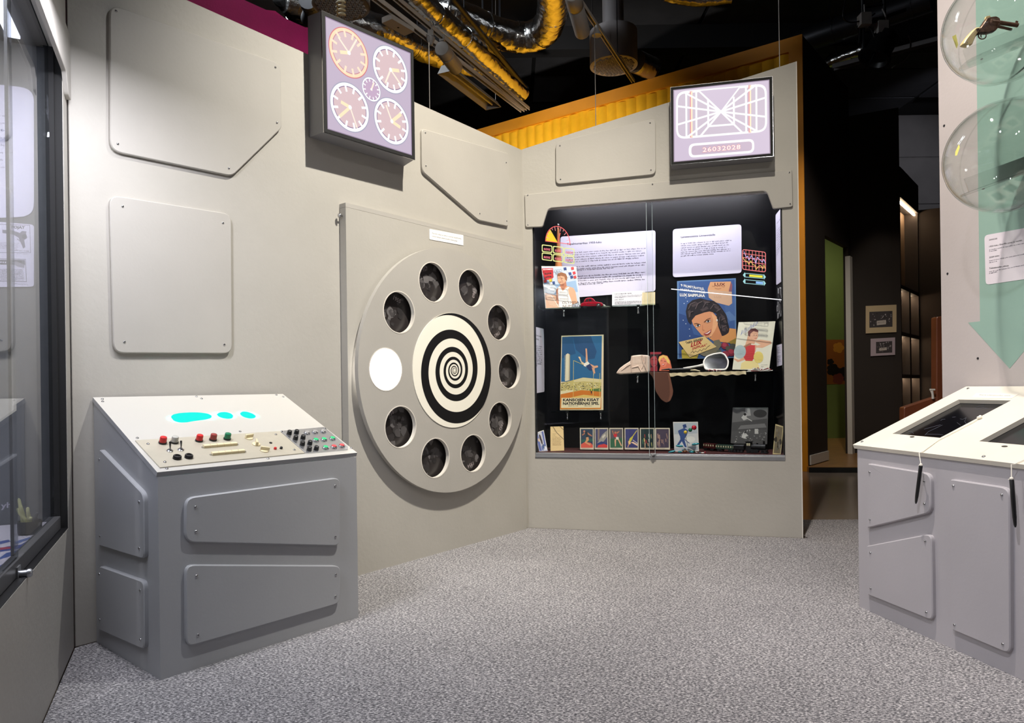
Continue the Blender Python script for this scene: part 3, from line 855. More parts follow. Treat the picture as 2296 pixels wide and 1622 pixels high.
# ================================================================== CLOCK BOX ON THE LEFT WALL
boxm = mat('dark_grey_screen_box', (128, 127, 130), .5, var=.03)
t = thing('clock_screen', L.P(-1.45, 2.305, .06), 'square lit screen box showing five clock faces on left wall', 'screen')
fo = .125
fc_ = [L.uv(*p, fo) for p in ((726.7, 296), (929, 358), (925.6, 114), (721.4, 25))]
bc_ = [(-1.768, 2.302), (-1.122, 2.305), (-1.122, 2.925), (-1.768, 2.925)]
v = [L.P(u, z, 0.002) for u, z in bc_] + [L.P(u, z, fo) for u, z in fc_]
obj('housing', MB().add(v, [(3, 2, 1, 0), (0, 1, 5, 4), (1, 2, 6, 5), (2, 3, 7, 6), (3, 0, 4, 7), (4, 5, 6, 7)], boxm), t)
ins = inset(fc_, .009)
bz = MB().filled([fc_, inset(fc_, .018)], fo, fo + .004, blackm, L.M()); obj('bezel', bz, t)
sl = MB().filled([inset(fc_, -.003), inset(fc_, .002)], fo - .003, fo + .003, steel, L.M()); obj('edge_trim', sl, t, label='thin silver edge')
ik = Ink(L, fo + .0006, glowm, .0001); ik.metric = True
ik.poly(inset(fc_, .016), (150, 132, 158)); ik.poly(inset(fc_, .024), (197, 181, 203))
g6 = cp(680, 0, .29586)
WH = (255, 255, 255); OR = (255, 226, 188); PK = (222, 194, 198); SH = (146, 120, 158)
for ci, (cx_, cy_, rp, ring, hands) in enumerate(((345, 402, 179, OR, (((268, 288), 2.2), ((402, 303), 2.2), ((285, 396), 4.5))), (660, 530, 171, WH, (((718, 537), 4.5), ((735, 640), 2.2), ((622, 625), 2.2))),
                                               (352, 815, 180, WH, (((290, 778), 4.5), ((278, 880), 4), ((405, 970), 1.8))), (668, 922, 170, WH, (((732, 870), 4.5), ((725, 963), 4.5), ((625, 803), 2.))), (512, 680, 88, WH, (((530, 632), 2.), ((512, 682), 3))))):
    u0, z0 = L.uv(*g6(cx_, cy_), fo)
    rad = abs(L.uv(*g6(cx_, cy_ - rp), fo)[1] - z0)
    px = rad / (rp * .29586)
    gain = 1.0
    ik.poly(circle(u0, z0, rad * 1.03, 48), (214, 120, 130) if ci == 0 else (170, 168, 190))
    ik.poly(circle(u0, z0, rad * .99, 48), ring, 1.0)
    ik.poly(circle(u0, z0, rad * .86, 48), SH if ci else (204, 140, 156)); ik.poly(circle(u0, z0, rad * .825, 48), PK if ci < 4 else (200, 172, 200))
    for k in range(12):
        if ci == 4 and k % 1: continue
        a = k * PI / 6 + .26; ik.line([(u0 + rad * q * math.sin(a), z0 + rad * q * math.cos(a)) for q in (.66, .9)], rad * .10, ring if ci else (255, 232, 205), up=False)
    ik.k += 1
    for (hx, hy), hw in hands:
        e2_ = L.uv(*g6(hx, hy), fo); ik.line([(u0, z0), e2_], px * hw * (1.7 if hw > 3 else 1.9), (255, 236, 196) if hw > 3 else (255, 240, 222))
    ik.poly(circle(u0, z0, rad * .09, 12), WH)
obj('clock_faces', ik.mb, t, label='luminous picture of five round clocks')

# ================================================================== GRID SCREEN ON THE BACK WALL
t = thing('grid_screen', R.P(1.35, 2.445, .06), 'lit screen box with perspective grid and number 26032028 over the showcase', 'screen')
fo = .11
fc_ = [R.uv(*p, fo) for p in ((1505, 370), (1733.6, 350), (1731, 172.5), (1504, 197))]
bc_ = [(1.03, 2.447), (1.672, 2.447), (1.672, 2.96), (1.03, 2.96)]
v = [R.P(u, z, 0.002) for u, z in bc_] + [R.P(u, z, fo) for u, z in fc_]
obj('housing', MB().add(v, [(3, 2, 1, 0), (0, 1, 5, 4), (1, 2, 6, 5), (2, 3, 7, 6), (3, 0, 4, 7), (4, 5, 6, 7)], boxm), t)
obj('bezel', MB().filled([fc_, inset(fc_, .016)], fo, fo + .004, blackm, R.M()), t)
obj('edge_trim', MB().filled([inset(fc_, -.003), inset(fc_, .002)], fo - .003, fo + .003, steel, R.M()), t, label='thin silver edge')
ik = Ink(R, fo + .0006, glowm, .0001); ik.metric = True
ik.poly(inset(fc_, .014), (160, 142, 165)); ik.poly(inset(fc_, .022), (207, 191, 213)); ik.metric = False
g7 = cp(1480, 160, .16032)
rq = [(222, 285), (1492, 168), (1500, 848), (222, 955)]
ik.poly(rpoly(cps(g7, *rq), 24, 8), (236, 228, 236)); ik.poly(rpoly(cps(g7, (226, 289), (1488, 172), (1496, 844), (226, 951)), 23, 8), WH)
ik.poly(rpoly(cps(g7, (250, 318), (1462, 206), (1470, 820), (250, 920)), 19, 8), (206, 192, 208))
vp = g7(850, 565)
for x in (365, 505, 670, 1030, 1200, 1345):
    y0 = {365: 300, 505: 285, 670: 395, 1030: 365, 1200: 210, 1345: 197}[x]; y1 = {365: 930, 505: 915, 670: 765, 1030: 740, 1200: 855, 1345: 842}[x]
    ik.line(cps(g7, (x, y0), (x + 4, y1)), 4.2, WH, up=False)
ik.k += 1
for x in (442, 1262): ik.line(cps(g7, (x - 8, 293 if x < 600 else 207), (x - 6, 915 if x < 600 else 846)), 6, (226, 150, 160)); ik.line(cps(g7, (x, 293 if x < 600 else 207), (x + 2, 915 if x < 600 else 846)), 3.6, (255, 232, 200))
for q in ((250, 490), (250, 745), (345, 300), (545, 275), (375, 925), (560, 912), (1470, 370), (1470, 635), (1335, 195), (1115, 215), (1360, 840), (1145, 852)): ik.line([vp, g7(*q)], 4.2, WH, up=False)
ik.k += 1
ik.poly(cps(g7, (560, 275), (1100, 225), (860, 540), (845, 540)), (208, 193, 214)); ik.line(cps(g7, (690, 768), (1022, 742)), 4.2, WH)
ik.poly(rpoly(cps(g7, (400, 1015), (1315, 942), (1320, 1140), (400, 1212)), 14, 6), WH); ik.poly(rpoly(cps(g7, (438, 1045), (1285, 978), (1287, 1110), (438, 1178)), 9, 6), (200, 180, 200))
ik.text('26032028', g7(592, 1132), g7(1128, 1088), 10.5, (232, 120, 130), .05, space=1.12); ik.text('26032028', g7(595, 1130), g7(1125, 1087), 10, (255, 244, 240), .02, space=1.12)
obj('grid_picture', ik.mb, t, label='luminous grid and digits')

# ================================================================== DIAL BOARD AND WHEEL
t = thing('dial_board', D.P(-.78, 0, .01), 'tall grey wedge-shaped board carrying the picture wheel', 'board')
nf, ff = D.P(-1.56, 0, 0), D.P(-.006, 0, 0)
nb_ = nf - L.n * ((nf - L.o).dot(L.n) - .001); fb = ff - L.n * ((ff - L.o).dot(L.n) - .001)
pg = [(p.x, p.y) for p in (nf, ff, fb, nb_)]
obj('board', MB().prism(pg, 0, 1.968, wallm), t)
obj('top_rail', MB().prism(pg, 1.969, 1.992, panelm), t)
sb = nf - L.n * .03 + Vector((0, 0, 1.925))
obj('bolt', MB().lathe([(.004, 0), (.004, .012), (.011, .013), (.013, .018), (.010, .024), (.004, .027)], steel, Fr(sb, L.n, Z3).M() @ Matrix.Rotation(0, 4, 'X') if False else Matrix.Translation(sb) @ (-D.t).to_track_quat('Z', 'Y').to_matrix().to_4x4(), n=14), t, smooth=50)
r_, pl_, ik = card('instruction_label', 'small white printed notice above the picture wheel', 'label', D, (963.2, 513.5), (1039, 527.5), (1039, 550.7), (963.2, 537), .0025, .0025, (240, 238, 236), .006, .002)
ik.text('Pyöritä rullaa ja valitse vuosi ja tapahtuma,', (969, 524.5), (1034.5, 537), 3.1, (30, 30, 34)); ik.text('johon haluat aikakoneella matkustaa.', (969, 531), (1026, 542.3), 3.1, (30, 30, 34)); ik.put('lettering', r_)
u0, z0 = D.uv(1016.6, 831, .05); RD, RH, RP = .742, .120, .548
DM = D.M(u0, z0)
ANG = [0, 36, 72, 108, 144, 180, 216, 252, 288, 324]
hol = [(RP * math.cos(math.radians(a)), RP * math.sin(math.radians(a))) for a in ANG]
yrs = {0: '1952', 36: '1961', 72: '1960', 108: '1957', 144: '1955', 216: '1956', 252: '1958', 288: '1954', 324: '1953'}
for a, (x, y) in zip(ANG, hol):
    if a == 180:
        wm = mat('lit_window', (255, 255, 255), .5, emit=16.)
        obj('lit_picture', MB().prism(circle(x, y, .15), .0008, .004, wm, DM), t, label='brightly lit picture window'); continue
    base = (44, 40, 40) if a != 144 else (62, 40, 42)
    p_ = obj('photo', MB().prism(circle(x, y, .145), .0008, .004, mat('photo_%d' % base[1], base, .3), DM), t, label='dark photograph of ' + yrs[a])
    ik = Ink(Fr(D.P(u0, z0, .0045), D.t), 0); ik.metric = True
    rn = random.Random(a); ca, sa = math.cos(math.radians(a)), math.sin(math.radians(a))
    ro = math.radians({0: 180, 36: 206, 72: 254, 144: -20, 216: 25, 252: 60}.get(a, a - 90))
    for k in range(26):
        q = rn.uniform(0, .12); w_ = rn.uniform(0, 2 * PI); g = rn.randint(26, 104); r0 = rn.uniform(.006, .03)
        ik.poly([(x + q * math.cos(w_) + r0 * rn.uniform(.5, 1.4) * math.cos(2 * PI * i / 7), y + q * math.sin(w_) + r0 * rn.uniform(.5, 1.4) * math.sin(2 * PI * i / 7)) for i in range(7)], (g, g - 3, g - 2))
    cu_, cv_ = math.cos(ro), math.sin(ro)
    v, f_, w_ = glyphs(yrs[a], .02)
    px0, py0 = x - cv_ * .072 - cu_ * w_ * .016, y + cu_ * .072 - cv_ * w_ * .016
    c_ = srgb(150, 142, 144)
    ik.mb.add([ik.fr.P(px0 + (cu_ * gx - cv_ * gy) * .032, py0 + (cv_ * gx + cu_ * gy) * .032, .0005 + ik.k * ik.step) for gx, gy in v], f_, printm, None, c_)
    ik.put('picture', p_)
t = obj('picture_wheel', MB().filled([circle(0, 0, RD, 96)] + [circle(x, y, RH, 40) for x, y in hol], .026, .054, panelm, DM), t, smooth=40, label='big grey wheel with ten round windows')
rim = mat('pale_rim', (214, 208, 198), .5)
for x, y in hol: obj('window_ring', MB().filled([circle(x, y, RH + .0005, 40), circle(x, y, RH - .005, 40)], .03, .0552, rim, DM), t, smooth=40)
obj('hub', MB().prism(circle(0, 0, .1, 24), .005, .026, darkst, DM), t)
spw = mat('ivory_print', (238, 234, 220), .5); spb = mat('black_print', (14, 14, 16), .45)
RS_ = .35
obj('spiral_disc', MB().prism(circle(0, 0, RS_, 80), .0545, .058, spw, DM), t, smooth=40)
mb = MB(); N_ = 640; v = []; F = []
for i in range(N_ + 1):
    q = -.62 + 7.1 * i / N_; a = -PI / 2 - 2 * PI * q
    ro = .926 * .58 ** q; ri = ro * .785
    ro, ri = min(ro, .998), min(ri, .998)
    for r in (ro, ri): v.append((RS_ * r * math.cos(a), RS_ * r * math.sin(a), .0584))
for i in range(N_): F.append((2 * i, 2 * i + 1, 2 * i + 3, 2 * i + 2))
obj('spiral_line', mb.add(v, F, spb, DM), t, label='black spiral band')

# ================================================================== SHOWCASE IN THE BACK WALL
BK = -.42
ul, ur = R.uv(1224, 760, BK)[0], R.uv(1733, 760, BK)[0]
CF = R.uv(1350, 1009, -.25)[1]                    # floor of the showcase
sh = thing('showcase', R.P(.9, OPZ0, -.2), 'black lined glass showcase built into the grey back wall', 'showcase')
q = [(OPU0 - .02, -T - .002), (ul, BK), (ur, BK), (OPU1 + .02, -T - .002)]
mb = MB()
v = [R.P(u, z, d) for z in (OPZ0 - .03, OPZ1 + .26) for u, d in q]
mb.add(v, [(0, 1, 5, 4), (1, 2, 6, 5), (2, 3, 7, 6)], caseb)
mb.add(v[4:], [(0, 1, 2, 3)], blackm)
obj('lining', mb, sh)
obj('case_floor', MB().add([R.P(u, z, d) for z in (OPZ0 - .03, CF - .002) for u, d in q], [(4, 5, 6, 7), (0, 4, 7, 3)], mat('dark_red_cloth', (66, 22, 22), .8, var=.15, scale=20), None), sh, label='dark red cloth on the case floor')
up0, up1 = R.uv(1467, 900)[0], R.uv(1455, 900)[0]
edge = mat('ground_glass_edge', (186, 200, 204), .3)
gl = obj('glass_pane', MB().box(OPU0, up0, OPZ0 + .02, OPZ1, -.018, -.013, glass, R.M()), sh, label='left sliding pane')
obj('pane_edge', MB().box(up0, up0 + .0022, OPZ0 + .02, OPZ1, -.0185, -.0125, edge, R.M()), gl)
gr = obj('glass_pane', MB().box(up1, OPU1, OPZ0 + .02, OPZ1, -.007, -.002, glass, R.M()), sh, label='right sliding pane')
obj('pane_edge', MB().box(up1 - .0022, up1, OPZ0 + .02, OPZ1, -.0075, -.0015, edge, R.M()), gr)
rt = R.uv(1201, 1014.6)[1]
obj('bottom_rail', MB().box(OPU0 + .001, OPU1 - .001, OPZ0 + .001, rt - .004, -.03, -.006, alum, R.M(), bev=.002).box(OPU0 + .001, up1, OPZ0 + .001, OPZ0 + .009, -.006, .004, steel, R.M()).box(up1, OPU1 - .001, OPZ0 + .001, rt - .012, -.006, .003, alum, R.M(), bev=.002), sh)
obj('side_track', MB().box(OPU0 + .001, OPU0 + .012, OPZ0 + .03, OPZ1, -.03, -.02, black, R.M()), sh)
obj('side_track', MB().box(OPU1 - .008, OPU1 - .001, OPZ0 + .03, OPZ1, -.03, -.009, black, R.M()), sh)
lu, lz = R.uv(1465, 1023)
lk = MB().box(lu - .018, lu + .018, lz - .018, lz + .018, .0035, .012, alum, R.M(), bev=.002).lathe([(.011, .012), (.011, .02), (.008, .023)], steel, R.M(lu, lz)).lathe([(.004, .0232), (.004, .0236)], black, R.M(lu, lz))
obj('lock', lk, sh, smooth=40)
ledc = mat('white_led', (240, 240, 255), .5, emit=6)
LZ = OPZ1 + .24
obj('light_strip', MB().box(.12, 1.66, LZ, LZ + .01, -.10, -.06, ledc, R.M()), sh)
la = lamp('case_light', 'AREA', R.P(.9, LZ - .004, -.08), R.P(.9, .9, -.30), 14, (.90, .89, 1.), (1.5, .035))
shelfg = glassmat('green_shelf_glass', (.80, .88, .86), 1.5, .02, 1.2)
s1z = R.uv(1300, 690.5, -.2)[1]; s1u = R.uv(1478, 690, -.2)[0]
s2z = R.uv(1300, 922, -.25)[1]; s3z = R.uv(1500, 838, -.22)[1]


def shelf(u0, u1, z, d0, d1, cl, th=.007, pts=None):
    mb = MB()
    if pts: mb.prism(pts, 0, th, shelfg, Matrix(((R.t.x, R.n.x, 0, R.o.x), (R.t.y, R.n.y, 0, R.o.y), (0, 0, 1, z - th), (0, 0, 0, 1))))
    else: mb.box(u0, u1, z - th, z, d0, d1, shelfg, R.M())
    o = obj('glass_shelf', mb, sh)
    for u in cl:
        obj('bracket', MB().lathe([(.008, 0), (.009, .012), (.006, .018), (.007, .03), (.009, .036), (.007, .046), (.003, .05)], steel, Matrix.Translation(R.P(u, z - .055 - th, d1 - .05)), n=10).box(-.010, .010, -.008, .008, .049, .062, black, Matrix.Translation(R.P(u, z - .055 - th, d1 - .05))), o, smooth=45)
    return o


shelf(OPU0 + .02, s1u, s1z, BK, -.13, (R.uv(1264, 700, -.18)[0], R.uv(1431, 700, -.18)[0]))
shelf(R.uv(1238, 922, -.26)[0], R.uv(1368, 922, -.26)[0], s2z, BK, -.20, (R.uv(1272, 930, -.25)[0], R.uv(1347, 930, -.25)[0]))
shelf(R.uv(1392, 838, -.2)[0], ur + .005, s3z, BK, -.13, (R.uv(1430, 848, -.18)[0], R.uv(1694, 846, -.18)[0]))

k1 = cp(1180, 420, 300 / 1622); k2 = cp(1460, 420, 300 / 1622); k3 = cp(1180, 700, .22190); k4 = cp(1370, 600, .19734); k5 = cp(1270, 890, .22213); k6 = cp(1180, 880, .13066)
LAV = (224, 219, 236); INK = (34, 32, 40); TXTG = (92, 88, 104)
# text boards
r_, pl_, ik = card('text_board', 'large lavender white text board about the 1950s at the left', 'text board', R, k1(414, 600), k1(1566, 522), k1(1566, 1262), k1(414, 1350), BK + .012, BK + .012, LAV, .022, .006)
ik.text('Tapahtumarikas 1950-luku', k1(492, 702), k1(912, 676), 4.3, INK, .022)
for y, xe in ((745, 1455), (775, 1405), (803, 1440), (832, 1440), (862, 1375), (918, 1455), (946, 1455), (985, 1060), (1036, 1445), (1066, 1420), (1095, 1405), (1122, 1440), (1168, 940)):
    x0 = 495; ye = y if y not in (985, 1168) else y
    f = lambda x, yy=y, e=xe: k1(x, yy + (e - x) * .06)
    ik.bars(f(x0), f(xe), 2.1, TXTG, 6)
ik.put('lettering', r_)
r_, pl_, ik = card('text_board', 'smaller lavender white text board right of the pane edges', 'text board', R, k2(262, 509), k2(1094, 449), k2(1097, 1040), k2(262, 1094), BK + .012, BK + .012, LAV, .026, .006)
ik.text('Lavatansseista Linnanmäelle', k2(360, 616), k2(776, 586), 4.2, INK, .022)
for y, xe in ((690, 975), (716, 940), (742, 945), (768, 930), (793, 970), (815, 970), (840, 765)):
    ik.bars(k2(360, y), k2(xe, y - (xe - 360) * .068), 2.0, TXTG, 6)
ik.put('lettering', r_)
# side wall cards
LS = Fr(R.P(OPU0 - .02, 0, -T), R.P(ul, 0, BK) - R.P(OPU0 - .02, 0, -T)); RSD = Fr(R.P(OPU1 + .02, 0, -T), R.P(ur, 0, BK) - R.P(OPU1 + .02, 0, -T))
r_, pl_, ik = card('text_board', 'narrow tall white text board on the left side wall of the showcase', 'text board', LS, k3(84, 148), k3(178, 170), k3(184, 806), k3(93, 822), .006, .006, LAV, .02, .004)
ik.text('Hyvä tietää', k3(97, 240), k3(152, 256), 3.2, INK, .02); ik.text('1952', k3(100, 280), k3(128, 286), 3.2, INK, .02)
for i in range(11): ik.bars(k3(99, 346 + i * 20), k3(160 if i < 10 else 122, 356 + i * 19.2), 1.7, TXTG, 5)
ik.put('lettering', r_)
r_, pl_, ik = card('text_board', 'white text board on the right side wall under the stepped cornice', 'text board', RSD, k2(1508, 335), k2(1590, 235), k2(1594, 1135), k2(1516, 1188), .006, .006, LAV, .015, .004)
ik.bars(k2(1524, 445), k2(1582, 365), 1.6, INK, 9)
for i in range(11): ik.bars(k2(1524, 530 + i * 30), k2(1584 if i < 9 else 1560, 455 + i * 30), 1.2, TXTG, 6)
ik.put('lettering', r_)
r_, pl_, ik = card('photo_print', 'upright black and white photograph on the right side wall', 'photo', RSD, k2(1516, 1205), k2(1596, 1150), k2(1598, 1545), k2(1520, 1610), .006, .006, (30, 30, 32), 0, .004)
rn = random.Random(3)
for i in range(34):
    x, y, g = rn.uniform(1522, 1592), rn.uniform(1215, 1570), rn.randint(60, 215); w, h = rn.uniform(2, 8), rn.uniform(8, 40)
    ik.poly([k2(x - w, y - h), k2(x + w, y - h * .8), k2(x + w * .6, y + h), k2(x - w * .8, y + h * .9)], (g, g, g))
ik.put('picture', r_)
r_, pl_, ik = card('caption_card', 'tiny white caption card on the right side wall beside the thin magazine', 'label', RSD, k4(1880, 885), k4(1948, 866), k4(1945, 1110), k4(1884, 1126), .006, .006, LAV, .006, .003)
for i in range(9):
    if i != 4: ik.bars(k4(1889, 915 + i * 20), k4(1932, 905 + i * 20), 1.3, INK if i in (0, 5) else TXTG, 5)
ik.put('lettering', r_)

# ---- upper left shelf
r_, pl_, ik = card('magazine', 'colourful magazine with an athlete in white vest leaning on glass shelf', 'magazine', R, k1(183, 957), k1(605, 962), k1(658, 1466), k1(235, 1475), -.20, -.26, (226, 222, 210), 0, .005)
ik.poly(cps(k1, (190, 965), (602, 968), (652, 1460), (238, 1468)), (196, 206, 218))
ik.poly(cps(k1, (205, 1100), (360, 1180), (600, 1130), (625, 1270), (230, 1310)), (150, 178, 208))
ik.poly(cps(k1, (205, 1190), (300, 1150), (380, 1230), (330, 1300), (222, 1290)), (206, 214, 220))
ik.poly(cps(k1, (225, 1285), (360, 1310), (420, 1465), (240, 1466)), (222, 176, 146))
for i in range(7): ik.line(cps(k1, (235 + i * 8, 1310 + i * 18), (330 + i * 12, 1330 + i * 20)), .5, (248, 236, 214))
ik.line(cps(k1, (228, 1300), (300, 1310), (400, 1460)), .9, (250, 246, 236))
ik.poly(cps(k1, (190, 985), (324, 980), (330, 1095), (280, 1122), (225, 1125), (200, 1040)), (206, 42, 52))
ik.text('SUOMEN', k1(203, 1006), k1(316, 1002), 2.6, (248, 236, 232), .02)
ik.text('kuva', k1(222, 1062), k1(306, 1052), 5.2, (44, 26, 28), .03); ik.text('aitta', k1(232, 1102), k1(306, 1092), 5, (44, 26, 28), .03)
for x, y, c in ((470, 990, (40, 60, 120)), (510, 1010, (220, 220, 220)), (560, 985, (190, 60, 60)), (530, 1050, (50, 70, 130)), (580, 1040, (200, 50, 60)), (500, 1075, (230, 230, 225)), (550, 1090, (40, 60, 120)), (590, 1090, (190, 60, 60)), (330, 1160, (40, 70, 130)), (300, 1170, (240, 240, 240)), (230, 1140, (200, 60, 60)), (280, 1220, (244, 244, 244)), (320, 1235, (244, 244, 244)), (295, 1130, (230, 200, 60))):
    ik.poly(cps(k1, (x - 20, y - 14), (x + 14, y - 20), (x + 20, y + 12), (x - 12, y + 20)), c)
for x, y in ((355, 1015), (385, 1012), (415, 1010), (370, 1040), (400, 1037)): ik.line([k1(x + 15 * math.cos(a * .63), y + 15 * math.sin(a * .63)) for a in range(11)], .4, (120, 120, 130))
SKN = (226, 170, 134); SKD = (188, 120, 90)
ik.poly(cps(k1, (362, 1245), (400, 1200), (440, 1190), (520, 1205), (575, 1225), (600, 1290), (620, 1400), (560, 1420), (500, 1330), (400, 1420), (380, 1400)), SKN)
ik.poly(cps(k1, (388, 1215), (410, 1208), (440, 1260), (500, 1212), (520, 1210), (515, 1290), (545, 1370), (560, 1455), (400, 1455), (375, 1330)), (246, 242, 236))
ik.poly(cps(k1, (408, 1150), (480, 1130), (490, 1200), (445, 1245), (415, 1210)), SKD)
ik.poly(cps(k1, (378, 1085), (400, 1055), (450, 1050), (488, 1085), (480, 1140), (450, 1172), (410, 1175), (384, 1140)), SKN)
ik.poly(cps(k1, (372, 1080), (385, 1045), (430, 1032), (480, 1050), (498, 1090), (492, 1135), (470, 1120), (462, 1085), (420, 1075)), (150, 96, 60))
ik.line(cps(k1, (386, 1105), (404, 1102)), .7, (70, 46, 40)); ik.line(cps(k1, (424, 1103), (446, 1106)), .7, (70, 46, 40)); ik.line(cps(k1, (398, 1150), (420, 1152)), .8, (170, 70, 64))
ik.poly(cps(k1, (505, 1230), (560, 1215), (595, 1260), (605, 1330), (560, 1350), (520, 1300)), SKN)
ik.poly(cps(k1, (362, 1250), (385, 1230), (385, 1320), (398, 1412), (372, 1405)), (206, 140, 110))
ik.text('OLYMPIA', k1(435, 1418), k1(640, 1412), 6.0, (96, 66, 58)); ik.text('NUMERO', k1(442, 1460), k1(650, 1453), 6.0, (96, 66, 58))
ik.put('cover_picture', r_)
# wooden club behind the magazine
b0 = R.p(*k1(392, 960), -.30); zt_ = R.p(*k1(390, 440), -.30).z
h = zt_ - s1z
t = single('wooden_club', MB().lathe([(.022, 0), (.03, .03), (.034, h * .30), (.030, h * .45), (.020, h * .62), (.012, h * .8), (.0085, h * .93), (.0085, h * .945)], mat('amber_wood', (176, 112, 66), .35, var=.15, scale=18), Matrix.Translation((b0.x, b0.y, s1z)), 20).lathe([(.0055, h * .94), (.0055, h * .965), (.012, h * .975), (.012, h * .99), (.006, h)], steel, Matrix.Translation((b0.x, b0.y, s1z)), 14),
           'tapering amber wooden club with a silver tip behind the athlete magazine', 'club', smooth=50)
# toy cars


def toy_car(name, label, px0, px1, off, m, hgt, yaw, group):
    a, b_ = R.p(px0, 690, off), R.p(px1, 690, off); ln = (b_ - a).length
    f = Fr(Vector((a.x, a.y, s1z)) + (b_ - a) * .5, Matrix.Rotation(yaw, 3, 'Z') @ R.t)
    root = thing(name, f.o, label, 'toy car', group); M0 = f.M(); h = hgt; w = ln * .20
    prof = [(-.5, .2), (-.47, .12), (.47, .12), (.5, .2), (.495, .36), (.44, .46), (.25, .55), (.05, .58), (-.3, .56), (-.45, .46), (-.5, .34)]
    obj('body', MB().prism(rpoly([(x * ln, y * h) for x, y in prof], ln * .05, 4), -w, w, m, M0, bev=ln * .03).prism(rpoly([(x * ln, y * h) for x, y in ((-.5, .16), (-.2, .14), (-.22, .46), (-.36, .52), (-.46, .42))], ln * .05), -w * 1.12, w * 1.12, m, M0, bev=ln * .02), root, smooth=60)
    obj('roof', MB().prism(rpoly([(x * ln, y * h) for x, y in ((-.38, .52), (.2, .54), (.08, .86), (-.02, .97), (-.18, .98), (-.30, .86))], ln * .06, 4), -w * .8, w * .8, m, M0, bev=ln * .04), root, smooth=60)
    for q in (((-.28, .60), (-.16, .60), (-.16, .88), (-.22, .84)), ((-.13, .60), (.02, .60), (-.02, .86), (-.13, .90)), ((.05, .60), (.12, .60), (.06, .78))):
        obj('window', MB().prism([(x * ln, y * h) for x, y in q], w * .8, w * .815, black, M0), root)
    for x in (-.3, .3):
        for s_ in (-1, 1): obj('wheel', MB().lathe([(h * .2, -w * .16), (h * .22, 0), (h * .2, w * .16)], black, M0 @ Matrix.Translation((x * ln, h * .2, s_ * w * .86)), 14).lathe([(h * .1, w * .16 if s_ > 0 else -w * .18), (h * .08, w * .18 if s_ > 0 else -w * .16)], steel, M0 @ Matrix.Translation((x * ln, h * .2, s_ * w * .86)), 10), root, smooth=40)
    obj('trim', MB().box(-.45 * ln, .47 * ln, .30 * h, .33 * h, w * 1.01, w * 1.06, steel, M0).box(-.53 * ln, -.49 * ln, .16 * h, .26 * h, -w, w, steel, M0).box(.49 * ln, .53 * ln, .16 * h, .26 * h, -w, w, steel, M0), root)
    return root


redm = mat('glossy_red', (150, 14, 34), .15, spec=.8); cream2 = mat('glossy_cream', (214, 208, 190), .2)
toy_car('toy_car', 'streamlined dark red toy car on the upper glass shelf', 1302, 1352, -.22, redm, .075, .12, 'toy cars')
toy_car('toy_car', 'small cream toy car half hidden behind the red one', 1338, 1369, -.33, cream2, .035, .1, 'toy cars')
r_, pl_, ik = card('caption_card', 'white caption card with two headings standing beside the red toy car', 'label', R, k1(1040, 1272), k1(1441, 1252), k1(1441, 1440), k1(1040, 1448), -.20, -.21, (240, 236, 242), .008, .004)
ik.bars(k1(1072, 1300), k1(1285, 1290), 1.5, INK, 8); ik.bars(k1(1072, 1322), k1(1400, 1310), 1.2, TXTG, 5); ik.bars(k1(1072, 1335), k1(1390, 1324), 1.2, TXTG, 5); ik.bars(k1(1072, 1346), k1(1180, 1342), 1.2, TXTG, 5)
ik.bars(k1(1072, 1370), k1(1190, 1364), 1.5, INK, 8)
for i in range(4): ik.bars(k1(1072, 1390 + i * 11), k1(1396 if i < 3 else 1270, 1384 + i * 11), 1.2, TXTG, 5)
ik.put('lettering', r_)
r_, pl_, ik = card('leaflet', 'open cream leaflet standing at the right end of the upper shelf', 'leaflet', R, k1(1405, 1278), k1(1562, 1270), k1(1562, 1428), k1(1402, 1432), -.17, -.18, (240, 222, 178), 0, .004)
ik.line(cps(k1, (1482, 1276), (1482, 1428)), .5, (200, 176, 130)); ik.line(cps(k1, (1412, 1380), (1476, 1378)), .3, (206, 186, 146)); ik.line(cps(k1, (1490, 1376), (1555, 1374)), .3, (206, 186, 146))
ik.put('fold', r_)

# ---- vaulter poster on its own shelf
r_, pl_, ik = card('sports_poster', 'blue and orange sports poster with a pole vaulter and white tower', 'poster', R, k3(355, 240), k3(781, 228), k3(778, 991), k3(340, 992), -.30, -.32, (232, 214, 178), 0, .010)
ik.poly(cps(k3, (362, 252), (764, 240), (758, 700), (352, 706)), (38, 102, 150)); ik.poly(cps(k3, (364, 252), (470, 246), (480, 330), (500, 420), (440, 440), (358, 470)), (30, 82, 128)); ik.poly(cps(k3, (470, 247), (650, 243), (712, 400), (690, 470), (620, 480), (500, 380)), (28, 76, 122))
ik.poly(cps(k3, (348, 720), (575, 662), (760, 690), (756, 812), (346, 830)), (206, 190, 120))
ik.poly(cps(k3, (480, 690), (575, 662), (760, 680), (760, 712), (580, 700), (480, 710)), (226, 212, 160))
rn = random.Random(5)
for i in range(150):
    x, y = rn.uniform(352, 752), rn.uniform(712, 795); g = rn.choice(((244, 236, 196), (64, 74, 60), (150, 140, 92), (96, 84, 50), (222, 210, 150)))
    ik.poly(cps(k3, (x, y), (x + rn.uniform(6, 16), y + 2), (x + rn.uniform(5, 12), y + rn.uniform(5, 9)), (x - 2, y + 6)), g, up=i % 12 == 0)
ik.poly(cps(k3, (640, 780), (757, 772), (756, 812), (640, 806)), (84, 120, 62))
ik.poly(cps(k3, (346, 830), (560, 790), (757, 806), (755, 866), (345, 868)), (214, 122, 34)); ik.poly(cps(k3, (430, 868), (580, 836), (755, 856), (755, 868)), (228, 196, 106)); ik.poly(cps(k3, (346, 800), (480, 786), (470, 806), (346, 832)), (232, 222, 180))
